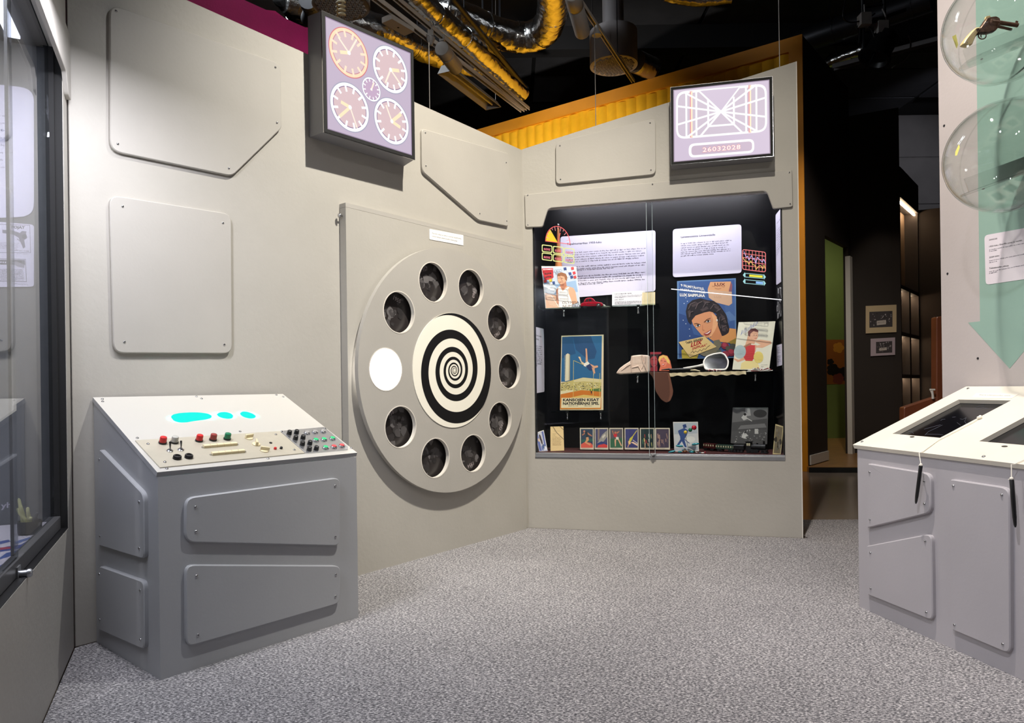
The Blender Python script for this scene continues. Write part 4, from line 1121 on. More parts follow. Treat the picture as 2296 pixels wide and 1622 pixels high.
ik.poly(cps(k3, (392, 700), (400, 430), (420, 418), (442, 430), (440, 690)), (228, 220, 190)); ik.poly(cps(k3, (428, 692), (432, 424), (442, 430), (440, 690)), (186, 172, 138))
for i in range(17): ik.line(cps(k3, (388, 445 + i * 15), (402, 447 + i * 15)), 1.1, (222, 214, 184), up=False)
ik.k += 1
for x0, y0, x1_, y1 in ((475, 860, 478, 490), (478, 490, 640, 560), (676, 850, 680, 570), (740, 860, 742, 620)): ik.line(cps(k3, (x0, y0), (x1_, y1)), .9, (216, 206, 120))
ik.line(cps(k3, (680, 640), (690, 560)), .8, (240, 230, 190))
for q, c in (((598, 370), (612, 368), (618, 440), (622, 500), (600, 505), (602, 430)), SKN), (((525, 452), (545, 452), (560, 500), (600, 525), (590, 545), (560, 520)), (236, 206, 168)), (((585, 520), (620, 498), (640, 520), (610, 556), (580, 545)), (244, 240, 230)), (((600, 545), (640, 525), (690, 560), (670, 585), (640, 590)), (38, 60, 110)), (((640, 520), (690, 545), (720, 540), (722, 560), (680, 572)), SKN), (((660, 560), (690, 575), (698, 620), (680, 622)), SKN), (((652, 768), (664, 768), (662, 800), (654, 800)), (232, 208, 60)), (((650, 798), (664, 798), (662, 826), (655, 826)), (30, 30, 40)): ik.poly(cps(k3, *q), c)
ik.ell(*k3(714, 552), 2.6, 2.2, SKN); ik.ell(*k3(657, 764), 1.3, 1.3, SKN)
ik.poly(cps(k3, (344, 866), (757, 864), (756, 980), (342, 982)), (222, 138, 40)); ik.poly(cps(k3, (356, 868), (752, 866), (748, 968), (352, 970)), (240, 226, 186))
ik.text('KANSOJEN KISAT', k3(370, 902), k3(736, 900), 5.9, (24, 20, 18), .045); ik.text('NATIONERNAS SPEL', k3(370, 938), k3(736, 936), 5.9, (24, 20, 18), .045)
ik.bars(k3(424, 952), k3(528, 952), 1.5, (50, 40, 34), 5); ik.bars(k3(586, 952), k3(680, 951), 1.5, (50, 40, 34), 5)
ik.put('poster_picture', r_)

# ---- soap poster on the back of the case
r_, pl_, ik = card('soap_poster', 'large blue soap poster with a smiling dark haired woman', 'poster', R, k4(750, 155), k4(1418, 122), k4(1426, 1027), k4(755, 1041), -.37, -.385, (98, 134, 178), 0, .008)
ik.poly(cps(k4, (770, 168), (1404, 138), (1410, 1018), (772, 1030)), (60, 94, 152)); ik.poly(cps(k4, (770, 520), (880, 560), (940, 760), (1100, 800), (800, 1020), (772, 1028)), (44, 74, 132)); ik.poly(cps(k4, (1290, 440), (1408, 330), (1410, 560), (1330, 640)), (70, 104, 160)); ik.poly(cps(k4, (1280, 520), (1345, 498), (1408, 560), (1408, 600), (1350, 610)), (92, 126, 176))
ik.text('9 FILMITÄHTEÄ', k4(795, 214), k4(1062, 262), 5.2, (240, 236, 226), .03, skew=-.15); ik.text('10:STÄ KÄYTTÄÄ', k4(790, 262), k4(1072, 300), 4.8, (232, 228, 220), .03); ik.text('LUX SAIPPUAA', k4(782, 326), k4(1068, 336), 6., (244, 240, 230), .045)
ik.poly(cps(k4, (1128, 165), (1362, 160), (1370, 190), (1342, 276), (1098, 256), (1104, 230)), (228, 170, 122)); ik.poly(cps(k4, (1362, 162), (1378, 200), (1372, 272), (1336, 272)), (150, 92, 104)); ik.poly(cps(k4, (1098, 254), (1338, 274), (1372, 276), (1376, 408), (1338, 436), (1190, 398), (1112, 345)), (218, 178, 146))
ik.text('LUX', k4(1176, 206), k4(1298, 208), 6.0, (112, 44, 40), .03); ik.bars(k4(1150, 218), k4(1300, 224), 2, (150, 84, 64), 8); ik.line(cps(k4, (1180, 236), (1215, 246), (1250, 238)), .9, (140, 80, 62)); ik.text('LUX', k4(1175, 345), k4(1258, 352), 5, (196, 158, 130))
for x, y in ((850, 345), (868, 385), (830, 410), (820, 600), (850, 640), (890, 700), (895, 780)): ik.ell(*k4(x, y), 1.1, 1.1, (206, 216, 230), n=8)
HR = (32, 26, 34); HL = (74, 62, 66)
HAIR_R = ((1180, 540), (1290, 500), (1318, 560), (1328, 630), (1346, 690), (1338, 742), (1300, 768), (1266, 782), (1238, 765), (1222, 700))
ik.poly(cps(k4, (1240, 770), (1340, 690), (1420, 700), (1424, 840), (1360, 860), (1240, 845), (1170, 840), (1110, 800)), (224, 158, 92))
ik.poly(rpoly(cps(k4, *HAIR_R), 8, 4), HR)
ik.poly(cps(k4, (1120, 760), (1205, 620), (1225, 690), (1262, 785), (1220, 845), (1150, 820)), (214, 142, 96))
ik.poly(cps(k4, (915, 602), (960, 545), (1060, 498), (1145, 496), (1200, 560), (1215, 640), (1180, 720), (1140, 780), (1095, 800), (1030, 770), (980, 712), (935, 655)), (226, 156, 112))
ik.poly(cps(k4, (1140, 520), (1200, 560), (1215, 640), (1180, 720), (1140, 780), (1110, 800), (1150, 700), (1160, 600)), (240, 178, 130))
ik.poly(cps(k4, (862, 575), (850, 500), (868, 420), (925, 372), (1015, 350), (1100, 372), (1168, 380), (1230, 425), (1285, 500), (1310, 590), (1270, 640), (1225, 560), (1190, 520), (1120, 500), (1060, 512), (960, 548), (918, 600), (914, 650), (880, 622)), HR)
for q in (((890, 420), (960, 385), (1000, 420), (930, 450)), ((1010, 480), (1090, 440), (1110, 470), (1040, 500)), ((1040, 370), (1110, 385), (1100, 430), (1060, 410)), ((1150, 400), (1220, 440), (1240, 500), (1180, 460)), ((1240, 520), (1290, 560), (1300, 640), (1262, 600)), ((870, 500), (900, 480), (910, 560), (885, 570)), ((1250, 650), (1310, 660), (1300, 730), (1262, 720))): ik.poly(cps(k4, *q), HL)
for q in (((880, 470), (905, 415), (950, 395)), ((960, 470), (985, 410), (1035, 385)), ((1045, 455), (1075, 400), (1120, 395)), ((1130, 470), (1165, 420), (1200, 430)), ((1200, 500), (1240, 470), (1275, 510)), ((1250, 600), (1290, 580), (1310, 630)), ((1262, 680), (1305, 660), (1325, 710)), ((890, 560), (900, 510), (930, 500)), ((1240, 560), (1225, 620), (1245, 690))): ik.line(cps(k4, *q), 1.5, (104, 90, 92)); ik.line(cps(k4, *[(x + 9, y + 9) for x, y in q]), 1.1, (14, 10, 16))
ik.line(cps(k4, (945, 640), (975, 636), (1008, 648)), 1.2, (52, 30, 34)); ik.line(cps(k4, (1058, 622), (1090, 590), (1130, 576)), 1.2, (52, 30, 34))
for x, y in ((988, 662), (1105, 612)): ik.ell(*k4(x, y), 5.2, 2.2, (238, 228, 222), -16); ik.ell(*k4(x, y - 1), 2.2, 2.2, (40, 34, 44)); ik.line(cps(k4, (x - 28, y + 2), (x, y - 14), (x + 28, y - 10)), .9, (40, 24, 28))
ik.line(cps(k4, (1040, 655), (1040, 708), (1062, 716)), .8, (186, 108, 80)); ik.poly(cps(k4, (1050, 752), (1090, 735), (1140, 704), (1136, 735), (1108, 762), (1075, 772)), (168, 46, 52)); ik.poly(cps(k4, (1060, 752), (1095, 742), (1134, 714), (1125, 735), (1095, 756)), (246, 238, 228)); ik.ell(*k4(1204, 600), 1.6, 2.6, (244, 240, 230))
ik.poly(cps(k4, (800, 940), (900, 880), (1000, 960), (980, 1035), (806, 1036)), (178, 158, 56)); ik.poly(cps(k4, (1170, 830), (1230, 820), (1260, 880), (1180, 990), (1060, 1010), (1000, 980), (1160, 900)), (118, 112, 92)); ik.poly(cps(k4, (1330, 850), (1424, 800), (1424, 870), (1380, 880)), (150, 128, 54))
for x, y, r0, c in ((1295, 890, 9, (132, 36, 58)), (1360, 960, 11, (124, 30, 52)), (1300, 985, 8, (150, 52, 70)), (1330, 920, 6, (84, 84, 70)), (1385, 900, 8, (70, 74, 70)), (1290, 880, 5, (176, 62, 84)), (1362, 955, 6, (168, 54, 74)), (1230, 960, 6, (90, 96, 84))): ik.ell(*k4(x, y), r0, r0 * .85, c, 20)
ik.poly(cps(k4, (765, 850), (1062, 782), (1202, 906), (895, 1026)), (60, 44, 34)); ik.poly(cps(k4, (768, 848), (1062, 782), (1200, 903), (894, 1020)), (226, 196, 132))
ik.text('”näin käytän', k4(838, 874), k4(1040, 824), 6, (44, 34, 30), .03, skew=.2); ik.text('LUX', k4(905, 905), k4(1030, 868), 9, (176, 34, 40), .05, skew=.2); ik.text('SAIPPUAA”', k4(920, 938), k4(1086, 892), 5.6, (176, 34, 40), .03, skew=.2)
ik.line(cps(k4, (905, 975), (930, 948), (938, 972), (960, 950), (985, 962), (1010, 935), (1030, 950), (1050, 925), (1075, 930), (1095, 905), (1125, 885)), .9, (60, 44, 40))
ik.put('poster_picture', r_)
# ---- middle shelf
r_, pl_, ik = card('magazine', 'thin pale magazine leaning at the right with knitting woman and yarn balls', 'magazine', R, k4(1450, 622), k4(1868, 612), k4(1796, 1166), k4(1378, 1160), -.20, -.27, (232, 230, 208), 0, .005)
ik.text('Viuhka', k4(1466, 778), k4(1655, 655), 13, (126, 138, 190), .0, skew=.35, shear=.3)
ik.poly(cps(k4, (1480, 1090), (1530, 1060), (1660, 1060), (1690, 1150), (1470, 1158)), (238, 220, 150)); ik.poly(cps(k4, (1560, 760), (1600, 850), (1520, 890), (1490, 900), (1640, 880), (1690, 900), (1820, 850), (1822, 868), (1720, 915), (1650, 910), (1640, 960), (1530, 1060), (1520, 900)), SKN)
ik.poly(cps(k4, (1640, 830), (1700, 820), (1815, 838), (1822, 862), (1720, 915), (1650, 905), (1650, 890), (1700, 878), (1640, 850)), (232, 178, 142)); ik.poly(cps(k4, (1398, 1030), (1450, 1050), (1530, 1010), (1540, 1045), (1440, 1075), (1400, 1050)), SKN)
ik.ell(*k4(1618, 770), 10.5, 14, (234, 180, 146), 10); ik.poly(cps(k4, (1556, 770), (1555, 730), (1590, 696), (1640, 692), (1672, 715), (1674, 740), (1620, 725), (1585, 750), (1578, 790)), (112, 58, 56)); ik.ell(*k4(1625, 768), 1.2, .8, (40, 30, 34)); ik.ell(*k4(1652, 770), 1.1, .8, (40, 30, 34)); ik.line(cps(k4, (1630, 805), (1655, 803)), .9, (176, 50, 56)); ik.poly(cps(k4, (1585, 800), (1640, 830), (1630, 870), (1570, 860)), SKN)
ik.poly(cps(k4, (1500, 1010), (1535, 900), (1590, 880), (1636, 885), (1630, 1020), (1605, 1062), (1530, 1060)), (204, 44, 48))
ik.ell(*k4(1465, 958), 13.5, 15, (172, 192, 192), 10); ik.ell(*k4(1675, 1020), 11, 13, (236, 216, 118))
for i in range(6): ik.line(cps(k4, (1412 + i * 6, 930 + i * 14), (1500 + i * 4, 900 + i * 16)), .35, (146, 168, 172)); ik.line(cps(k4, (1525, 930 + i * 20), (1625, 935 + i * 20)), .35, (172, 30, 38)); ik.line(cps(k4, (1628, 980 + i * 15), (1722, 985 + i * 15)), .35, (206, 184, 90))
ik.bars(k4(1704, 1108), k4(1778, 1106), .8, TXTG, 3); ik.bars(k4(1704, 1130), k4(1740, 1130), .8, TXTG, 3)
ik.put('cover_picture', r_)
for nm, lab, q, faces in (('photo_cutout', 'red tinted photo of a dark haired woman standing on middle shelf', ((440, 962), (578, 958), (535, 1005), (530, 1182), (440, 1182)), 0), ('photo_cutout', 'orange tinted cut-out photo of a smiling blond woman on middle shelf', ((535, 1050), (548, 1010), (590, 992), (640, 1005), (672, 1060), (690, 1140), (690, 1176), (545, 1176), (560, 1120)), 1)):
    pl_ = tilted(R, k4(440 + 95 * faces, 1180), k4(690, 1180), k4(440 + 95 * faces, 960), -.22 - .03 * (1 - faces), -.23 - .03 * (1 - faces))
    r_ = thing(nm, pl_.p(*k4(500 + 100 * faces, 1180)), lab, 'photo', 'photo cut-outs'); uv = [pl_.uv(*k4(*p)) for p in q]
    obj('sheet', MB().prism(uv, -.003, 0, mat('tinted_photo_%d' % faces, (40, 14, 20) if not faces else (226, 116, 84), .5), pl_.M()), r_)
    ik = Ink(pl_, 0)
    if not faces:
        ik.poly(cps(k4, (400 + 45, 962), (572, 962), (568, 985), (445, 988)), (150, 34, 52)); ik.poly(cps(k4, (446, 1040), (470, 1012), (510, 1008), (527, 1050), (520, 1110), (490, 1138), (462, 1120), (448, 1080)), (176, 66, 74)); ik.poly(cps(k4, (444, 1140), (480, 1130), (526, 1120), (528, 1180), (444, 1180)), (150, 40, 54))
        ik.line(cps(k4, (462, 1050), (484, 1046)), 1, (50, 14, 20)); ik.line(cps(k4, (502, 1046), (522, 1050)), 1, (50, 14, 20)); ik.line(cps(k4, (478, 1104), (508, 1102)), 1.2, (110, 16, 30))
    else:
        ik.poly(cps(k4, (540, 1050), (552, 1014), (590, 996), (636, 1010), (664, 1060), (668, 1100), (640, 1080), (600, 1020), (566, 1040), (552, 1090)), (246, 206, 110)); ik.poly(cps(k4, (554, 1060), (585, 1030), (625, 1045), (640, 1090), (615, 1130), (580, 1125), (558, 1095)), (240, 140, 112))
        ik.line(cps(k4, (566, 1062), (582, 1060)), 1, (60, 20, 24)); ik.line(cps(k4, (604, 1066), (624, 1070)), 1, (60, 20, 24)); ik.poly(cps(k4, (576, 1096), (612, 1100), (600, 1116), (584, 1112)), (200, 30, 46)); ik.ell(*k4(592, 1102), 2.4, .8, (250, 236, 226))
    ik.put('picture', r_)
# white cloth garment
cl = mat('cream_cloth', (232, 206, 190), .85, var=.08, scale=25, bump=.25, bscale=60)
gq = ((55, 1205), (90, 1150), (145, 1108), (222, 1060), (232, 1003), (330, 992), (432, 998), (440, 1100), (440, 1185), (400, 1196), (260, 1206), (100, 1216))
t = thing('cloth_garment', R.p(*k4(250, 1200), -.2), 'folded cream cloth garment lying on the left end of middle shelf', 'garment')
uv = [R.uv(*k4(*p), -.17) for p in gq]
obj('cloth', MB().prism(rpoly(uv, .012), -.25, -.17, cl, R.M(), bev=.008), t, smooth=60)
mb = MB()
for q in (((235, 1005), (228, 1080), (232, 1190)), ((345, 998), (365, 1080), (410, 1185)), ((360, 998), (385, 1070), (350, 1150)), ((235, 1140), (310, 1120), (340, 1180)), ((120, 1170), (180, 1120), (230, 1095))): mb.tube([R.p(*k4(*p), -.168) for p in q], [.003, .006, .003], cl, 6)
obj('fold', mb, t, smooth=60, kind='stuff')
# stocking
st = mat('nylon_brown', (96, 58, 44), .6); stq = ((420, 1188), (660, 1188), (678, 1270), (706, 1400), (700, 1450), (672, 1515), (630, 1540), (570, 1505), (512, 1420), (498, 1370), (492, 1300), (470, 1240))
uv = [R.uv(*k4(*p), -.128) for p in stq]
t = thing('stocking', R.p(*k4(560, 1200), -.13), 'brown nylon stocking hanging over the edge of middle shelf', 'stocking')
obj('leg_fabric', MB().prism(rpoly(uv, .02), -.127, -.122, st, R.M(), bev=.002), t, smooth=60)
uv = [R.uv(*k4(*p), -.12) for p in ((640, 1195), (660, 1190), (678, 1270), (706, 1400), (700, 1450), (672, 1515), (645, 1530), (668, 1450), (664, 1330))]
obj('inner_fold', MB().prism(rpoly(uv, .01), -.122, -.119, mat('nylon_brown_light', (118, 74, 56), .6), R.M()), t, smooth=60)
# brush, bone handle, beads, lace, fan
t = single('brush', MB().tube([R.p(*k4(x, y), -.17) for x, y in ((572, 1166), (660, 1156), (670, 1168), (800, 1160), (905, 1156))], [.003, .008, .012, .011, .006], black, 10), 'black clothes brush lying on the front of middle shelf', 'brush', smooth=50)
t = single('comb_handle', MB().tube([R.p(*k4(x, y), -.19) for x, y in ((900, 1168), (950, 1166), (1012, 1178))], [.004, .006, .003], ivory, 8), 'ivory comb handle beside the hand mirror grip', 'comb', smooth=50)
lace = mat('lace', (226, 210, 172), .8, bump=.3, bscale=120)
mb = MB(); top = []; bot = []; n = 40
for i in range(n + 1):
    x = 662 + (1534 - 662) * i / n
    top.append(R.uv(*k4(x, 1200 - 24 * i / n + 2 * math.sin(i * 1.9)), -.125)); bot.append(R.uv(*k4(x, 1236 - 18 * i / n + 7 * math.sin(i * 1.1)), -.125))
v = [R.P(u, z, d + .004 * math.sin(i * 1.1)) for d in (-.127, -.124) for i, (u, z) in enumerate(top + bot)]; m_ = 2 * (n + 1); F = []
for i in range(n): F += [(i, i + 1, n + 2 + i, n + 1 + i), (m_ + i, m_ + n + 1 + i, m_ + n + 2 + i, m_ + i + 1)]
single('lace_strip', mb.add(v, F, lace), 'long wavy cream lace strip hanging along the edge of middle shelf', 'lace', smooth=60)
t = thing('hand_mirror', R.p(*k4(1190, 1165), -.2), 'white rounded hand mirror leaning on middle shelf before the soap poster', 'mirror')
pm = tilted(R, k4(1045, 1165), k4(1330, 1165), k4(1045, 980), -.18, -.24)
oq = [pm.uv(*k4(*p)) for p in ((1040, 1075), (1080, 1010), (1160, 980), (1255, 966), (1300, 990), (1340, 1060), (1335, 1120), (1308, 1168), (1200, 1170), (1065, 1165))]
iq = inset(ccw(oq), .009)
obj('frame', MB().filled([rpoly(oq, .02), rpoly(iq, .016)], -.006, .006, whitep, pm.M()), t, smooth=45)
obj('mirror_glass', MB().prism(rpoly(iq, .016), -.003, .0, mat('mirror', (200, 205, 210), .03, 1.), pm.M()), t)
obj('handle', MB().tube([pm.p(*k4(*p)) for p in ((1046, 1110), (980, 1122), (900, 1138), (820, 1146))], [.011, .007, .0085, .005], whitep, 10), t, smooth=50)
bm2 = MB(); rn = random.Random(9)
for i in range(26):
    bm2.ball(R.p(*k4(rn.uniform(1090, 1245), rn.uniform(1164, 1180)), -.15 - rn.uniform(0, .03)), .0042, redm if i % 3 else whitep, n=7, k=5)
o = single('bead_string', bm2, 'small heap of red and white beads before the hand mirror', 'beads'); o['kind'] = 'stuff'
fm_ = MB(); rn = random.Random(4); fc0 = R.P(R.uv(*k4(1690, 1180), -.17)[0], s3z + .004, -.17)
for i in range(60):
    a = PI * i / 59; r0 = rn.uniform(.05, .085)
    fm_.tube([fc0, fc0 + R.t * math.cos(a) * r0 + Z3 * math.sin(a) * r0 * .32 + R.n * rn.uniform(-.02, .02)], [.001, .0035], whitep if i % 4 else redm, 5)
o = single('feather_fan', fm_, 'spread white feather bunch with red specks at the foot of the thin magazine', 'fan'); o['kind'] = 'stuff'
# glowing rod put in for a white line reflected in the glass
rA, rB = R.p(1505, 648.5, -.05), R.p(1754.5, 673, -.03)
single('reflection_rod', MB().tube([rA, rB], .0028, mat('white_reflection', (245, 245, 250), .4, emit=.9), 8), 'thin white rod standing in for a reflection before the soap poster', 'reflection')

# ---- things on the floor of the case


def stand(name, label, cat, q, kf, ob, ot, col, group=None, th=.003): return card(name, label, cat, R, kf(*q[0]), kf(*q[1]), kf(*q[2]), kf(*q[3]), ob, ot, col, 0, th, group)


r_, pl_, ik = stand('picture_card', 'tilted blue picture card in the left corner of the case floor', 'card', ((152, 700), (298, 648), (366, 1008), (222, 1016)), k6, -.10, -.16, (236, 232, 224))
ik.poly(cps(k6, (158, 712), (292, 664), (356, 1004), (226, 1010)), (96, 108, 170)); ik.poly(cps(k6, (195, 700), (260, 680), (330, 1000), (270, 1005)), (196, 196, 206))
for x, y, w, h, c in ((240, 780, 16, 60, (56, 40, 48)), (215, 820, 14, 30, (220, 186, 150)), (262, 840, 14, 60, (60, 44, 50)), (300, 930, 24, 40, (70, 90, 130)), (330, 960, 16, 40, (220, 220, 226)), (280, 960, 14, 44, (90, 110, 170))): ik.ell(*k6(x, y), w * .13, h * .13, c, -14)
ik.put('picture', r_)
r_, pl_, ik = stand('paper_sheet', 'yellowed typewritten paper slip standing at the left of the case floor', 'paper', ((414, 590), (636, 586), (650, 1000), (416, 1010)), k6, -.14, -.19, (226, 196, 140))
ik.bars(k6(470, 668), k6(585, 668), .9, (130, 104, 70), 5)
for i in range(14): ik.bars(k6(450, 715 + i * 15), k6((520 if i < 4 else 612) - (i % 3) * 12, 715 + i * 15), .8, (150, 122, 84), 4)
ik.line(cps(k6, (458, 592), (520, 690), (640, 806)), .9, (70, 52, 40)); ik.line(cps(k6, (580, 590), (636, 640)), .9, (80, 60, 44))
ik.put('lettering', r_)
cards6 = ((135, 275, 'a diver in dark suit over a red ring', (40, 60, 84)), (283, 422, 'a grey splash over a red mat', (74, 74, 108)), (432, 572, 'a runner in red top', (90, 84, 92)), (585, 728, 'a yellow vaulter upside down on blue', (58, 60, 116)), (740, 888, 'a crowd of green players', (30, 52, 56)), (895, 1043, 'pale gymnasts behind the pane edge', (72, 60, 80)))
for i, (x0, x1_, lb, bg) in enumerate(cards6):
    off = -.19
    r_, pl_, ik = stand('trading_card', 'small white edged picture card showing ' + lb, 'card', ((x0, 315), (x1_, 315), (x1_ + 2, 534), (x0 + 3, 532)), k5, off, off - .02, (214, 204, 182), 'row of sports cards on the case floor')
    f = lambda x, y, a=x0, b_=x1_: k5(a + (b_ - a) * x, 315 + 218 * y)
    ik.poly([f(.07, .05), f(.94, .05), f(.94, .92), f(.08, .92)], bg)
    G = lambda pts, c: ik.poly([f(*p) for p in pts], c)
    if i == 0:
        G(((.07, .55), (.94, .5), (.94, .62), (.07, .66)), (40, 96, 84)); G(((.08, .92), (.09, .76), (.4, .64), (.8, .7), (.94, .8), (.94, .92)), (222, 92, 74)); G(((.35, .18), (.55, .16), (.62, .36), (.6, .5), (.48, .44)), (24, 44, 54)); G(((.45, .44), (.62, .42), (.66, .56), (.5, .66), (.8, .76), (.74, .82), (.34, .68), (.46, .56)), (216, 158, 110)); G(((.55, .2), (.9, .36), (.86, .4), (.58, .3)), SKD); ik.ell(*f(.32, .16), 2.3, 2.6, (190, 120, 90)); G(((.15, .32), (.34, .22), (.38, .27), (.2, .36)), SKD)
    elif i == 1:
        G(((.24, .05), (.36, .05), (.36, .56), (.24, .6)), (140, 120, 108)); G(((.2, .72), (.4, .5), (.55, .32), (.9, .12), (.94, .4), (.7, .6), (.5, .75)), (158, 154, 146)); G(((.1, .75), (.5, .62), (.94, .7), (.94, .8), (.3, .82)), (46, 60, 116)); G(((.2, .9), (.3, .79), (.7, .74), (.94, .8), (.94, .92)), (214, 62, 58)); G(((.55, .4), (.75, .28), (.8, .36), (.6, .5)), (214, 206, 192))
    elif i == 2:
        G(((.07, .5), (.94, .46), (.94, .92), (.08, .92)), (48, 100, 70)); G(((.3, .3), (.52, .26), (.58, .36), (.48, .46), (.34, .4)), (206, 34, 48)); G(((.48, .42), (.66, .42), (.7, .55), (.5, .54)), (232, 226, 210)); G(((.42, .5), (.5, .54), (.48, .84), (.42, .86), (.38, .6)), SKN); G(((.62, .54), (.7, .52), (.92, .82), (.86, .86)), SKN); G(((.2, .14), (.26, .12), (.34, .3), (.3, .33)), SKD); G(((.52, .2), (.72, .14), (.74, .18), (.56, .28)), SKD); ik.ell(*f(.44, .22), 2.2, 2.6, SKD)
    elif i == 3:
        G(((.86, .1), (.9, .14), (.6, .42), (.56, .38)), (190, 176, 90)); G(((.56, .38), (.62, .42), (.5, .6), (.4, .7), (.3, .62), (.38, .48)), (206, 196, 70)); G(((.26, .62), (.4, .6), (.46, .74), (.3, .78)), (240, 196, 130)); G(((.28, .78), (.34, .78), (.26, .9), (.22, .88)), SKN); G(((.44, .68), (.62, .64), (.94, .76), (.92, .84), (.6, .72)), (236, 200, 170)); ik.line([f(.6, .56), f(.94, .72)], 1, (240, 240, 236))
    else:
        rn = random.Random(i)
        for q in range(16):
            x, y = rn.uniform(.15, .8), rn.uniform(.25, .78); c = rn.choice(((196, 160, 130), (214, 206, 190), (60, 110, 84), (160, 60, 60), (210, 196, 120))) if i == 4 else rn.choice(((176, 140, 124), (150, 120, 112), (96, 80, 96)))
            G(((x, y), (x + .06, y - .02), (x + .09, y + rn.uniform(.1, .25)), (x + .02, y + rn.uniform(.1, .22))), c)
    ik.bars(f(.2, .955), f(.7, .955), .6, (130, 118, 100), 3)
    ik.put('picture', r_)
r_, pl_, ik = stand('picture_card', 'pale card with a blue skier silhouette behind the coloured balls', 'card', ((1076, 255), (1327, 253), (1338, 550), (1090, 556)), k5, -.19, -.22, (222, 218, 214))
ik.poly(cps(k5, (1082, 264), (1320, 262), (1328, 540), (1094, 546)), (176, 184, 194)); ik.poly(cps(k5, (1090, 380), (1322, 370), (1328, 500), (1094, 520)), (206, 208, 210))
ik.poly(cps(k5, (1172, 285), (1205, 275), (1215, 310), (1180, 318)), (36, 62, 120)); ik.poly(cps(k5, (1130, 340), (1190, 315), (1230, 340), (1215, 390), (1190, 430), (1215, 510), (1195, 512), (1165, 450), (1130, 500), (1110, 495), (1150, 430), (1145, 390)), (48, 76, 136)); ik.line(cps(k5, (1130, 350), (1145, 390), (1240, 470)), 1.6, (48, 76, 136)); ik.ell(*k5(1255, 430), 10, 7, (226, 226, 222)); ik.text('1952', k5(1112, 545), k5(1160, 540), 5.5, (196, 200, 208), .02)
ik.put('picture', r_)
# jointed toy with three coloured balls
tz = CF; t = thing('balancing_toy', R.P(R.uv(*k5(1210, 560), -.12)[0], CF, -.12), 'wire balancing toy with red, green and yellow balls and teal blades', 'toy')
for x, y, r0, c in ((1288, 312, 5.4, (176, 22, 44)), (1250, 336, 4.4, (10, 96, 64)), (1201, 359, 3.9, (216, 186, 60))):
    obj('ball', MB().ball(R.p(*k5(x, y), -.11), r0 * .0031, mat('ball_%d' % c[0], c, .15, spec=.7), n=16, k=10), t, smooth=60)
obj('wire', MB().tube([R.p(*k5(*p), -.115) for p in ((1230, 565), (1225, 500), (1210, 430), (1201, 365), (1250, 340), (1288, 315))], .0013, steel, 6), t)
obj('pole', MB().tube([R.p(*k5(*p), -.112) for p in ((1150, 500), (1240, 525), (1345, 580))], .0022, whitep, 6), t)
tealm = mat('teal_enamel', (34, 128, 140), .25)
for x, y, a in ((1142, 498, .05), (1303, 478, -.12), (1062, 556, -.25)):
    M0 = R.M(*R.uv(*k5(x, y), -.1), -.1) @ Matrix.Rotation(-a, 4, 'Z')
    obj('blade', MB().ball((0, 0, 0), .026, tealm, M0, 14, 8, (1, .32, .5)), t, smooth=60)
bs = MB(); rn = random.Random(2)
for i in range(9): bs.ball(R.p(*k5(rn.uniform(1140, 1300), rn.uniform(540, 566)), -.12 + rn.uniform(-.02, .02)), rn.uniform(.006, .012), rn.choice((mat('green_enamel', (34, 88, 60), .3), mat('brown_enamel', (110, 66, 40), .3), tealm)), n=8, k=6, sc=(1.5, 1, .8))
obj('base', bs, t, smooth=60, kind='stuff')
single('toy_dog', MB().ball(R.p(*k5(1375, 572), -.1), .009, whitep, sc=(1.6, 1, .8)).ball(R.p(*k5(1398, 562), -.1), .006, redm).ball(R.p(*k5(1350, 570), -.1), .006, tealm), 'tiny white, red and teal toy piece before the train', 'toy', smooth=60)
# toy train: locomotive, tender, two coaches
bl_ = mat('train_black', (20, 20, 22), .35); gn_ = mat('train_green', (40, 62, 52), .4); rd_ = mat('train_red', (70, 24, 26), .4)


def rail_frame(x0, x1_, off0, off1):
    a, b_ = R.P(R.uv(*k5(x0, 570), off0)[0], CF, off0), R.P(R.uv(*k5(x1_, 570), off1)[0], CF, off1); return Fr(a, b_ - a), (b_ - a).length


def wheels(f, ln, xs, root, r0=.011):
    for x in xs:
        for w_ in (-.017, .017): obj('wheel', MB().lathe([(r0, -.002), (r0, .002)], darkst, f.M(x * ln, r0 + .001, w_), 14), root)


for nm, lab, x0, x1_, o0, o1, h, mt in (('train_coach', 'dark red toy coach at the far end of the toy train', 1396, 1512, -.31, -.24, .062, rd_), ('train_coach', 'dark green toy coach behind the toy locomotive', 1516, 1712, -.24, -.16, .058, gn_)):
    f, ln = rail_frame(x0, x1_, o0, o1); root = thing(nm, f.P(ln / 2, 0, 0), lab, 'toy train', 'toy train coaches')
    obj('body', MB().box(.003, ln - .003, .016, h * .8, -.02, .02, mt, f.M(), bev=.002), root)
    obj('roof', MB().prism([(-.023, h * .8), (.023, h * .8), (.02, h * .93), (.008, h), (-.008, h), (-.02, h * .93)], 0, ln, mat('roof_grey', (74, 78, 76), .5), Fr(f.P(0, 0), -f.n).M() if False else Matrix(((f.n.x, 0, f.t.x, f.o.x), (f.n.y, 0, f.t.y, f.o.y), (0, 1, 0, 0), (0, 0, 0, 1)))), root, smooth=50)
    n = 8 if mt is gn_ else 5
    for i in range(n): obj('window', MB().box(ln * (i + .3) / n, ln * (i + .75) / n, h * .5, h * .7, .02, .0208, mat('cream_pane', (196, 190, 160), .4), f.M()), root)
    wheels(f, ln, (.15, .28, .72, .85), root, .009)
f, ln = rail_frame(1690, 2030, -.16, -.09)
root = thing('locomotive', f.P(ln / 2, 0, 0), 'black toy steam locomotive with tender at right of the case floor', 'toy train')
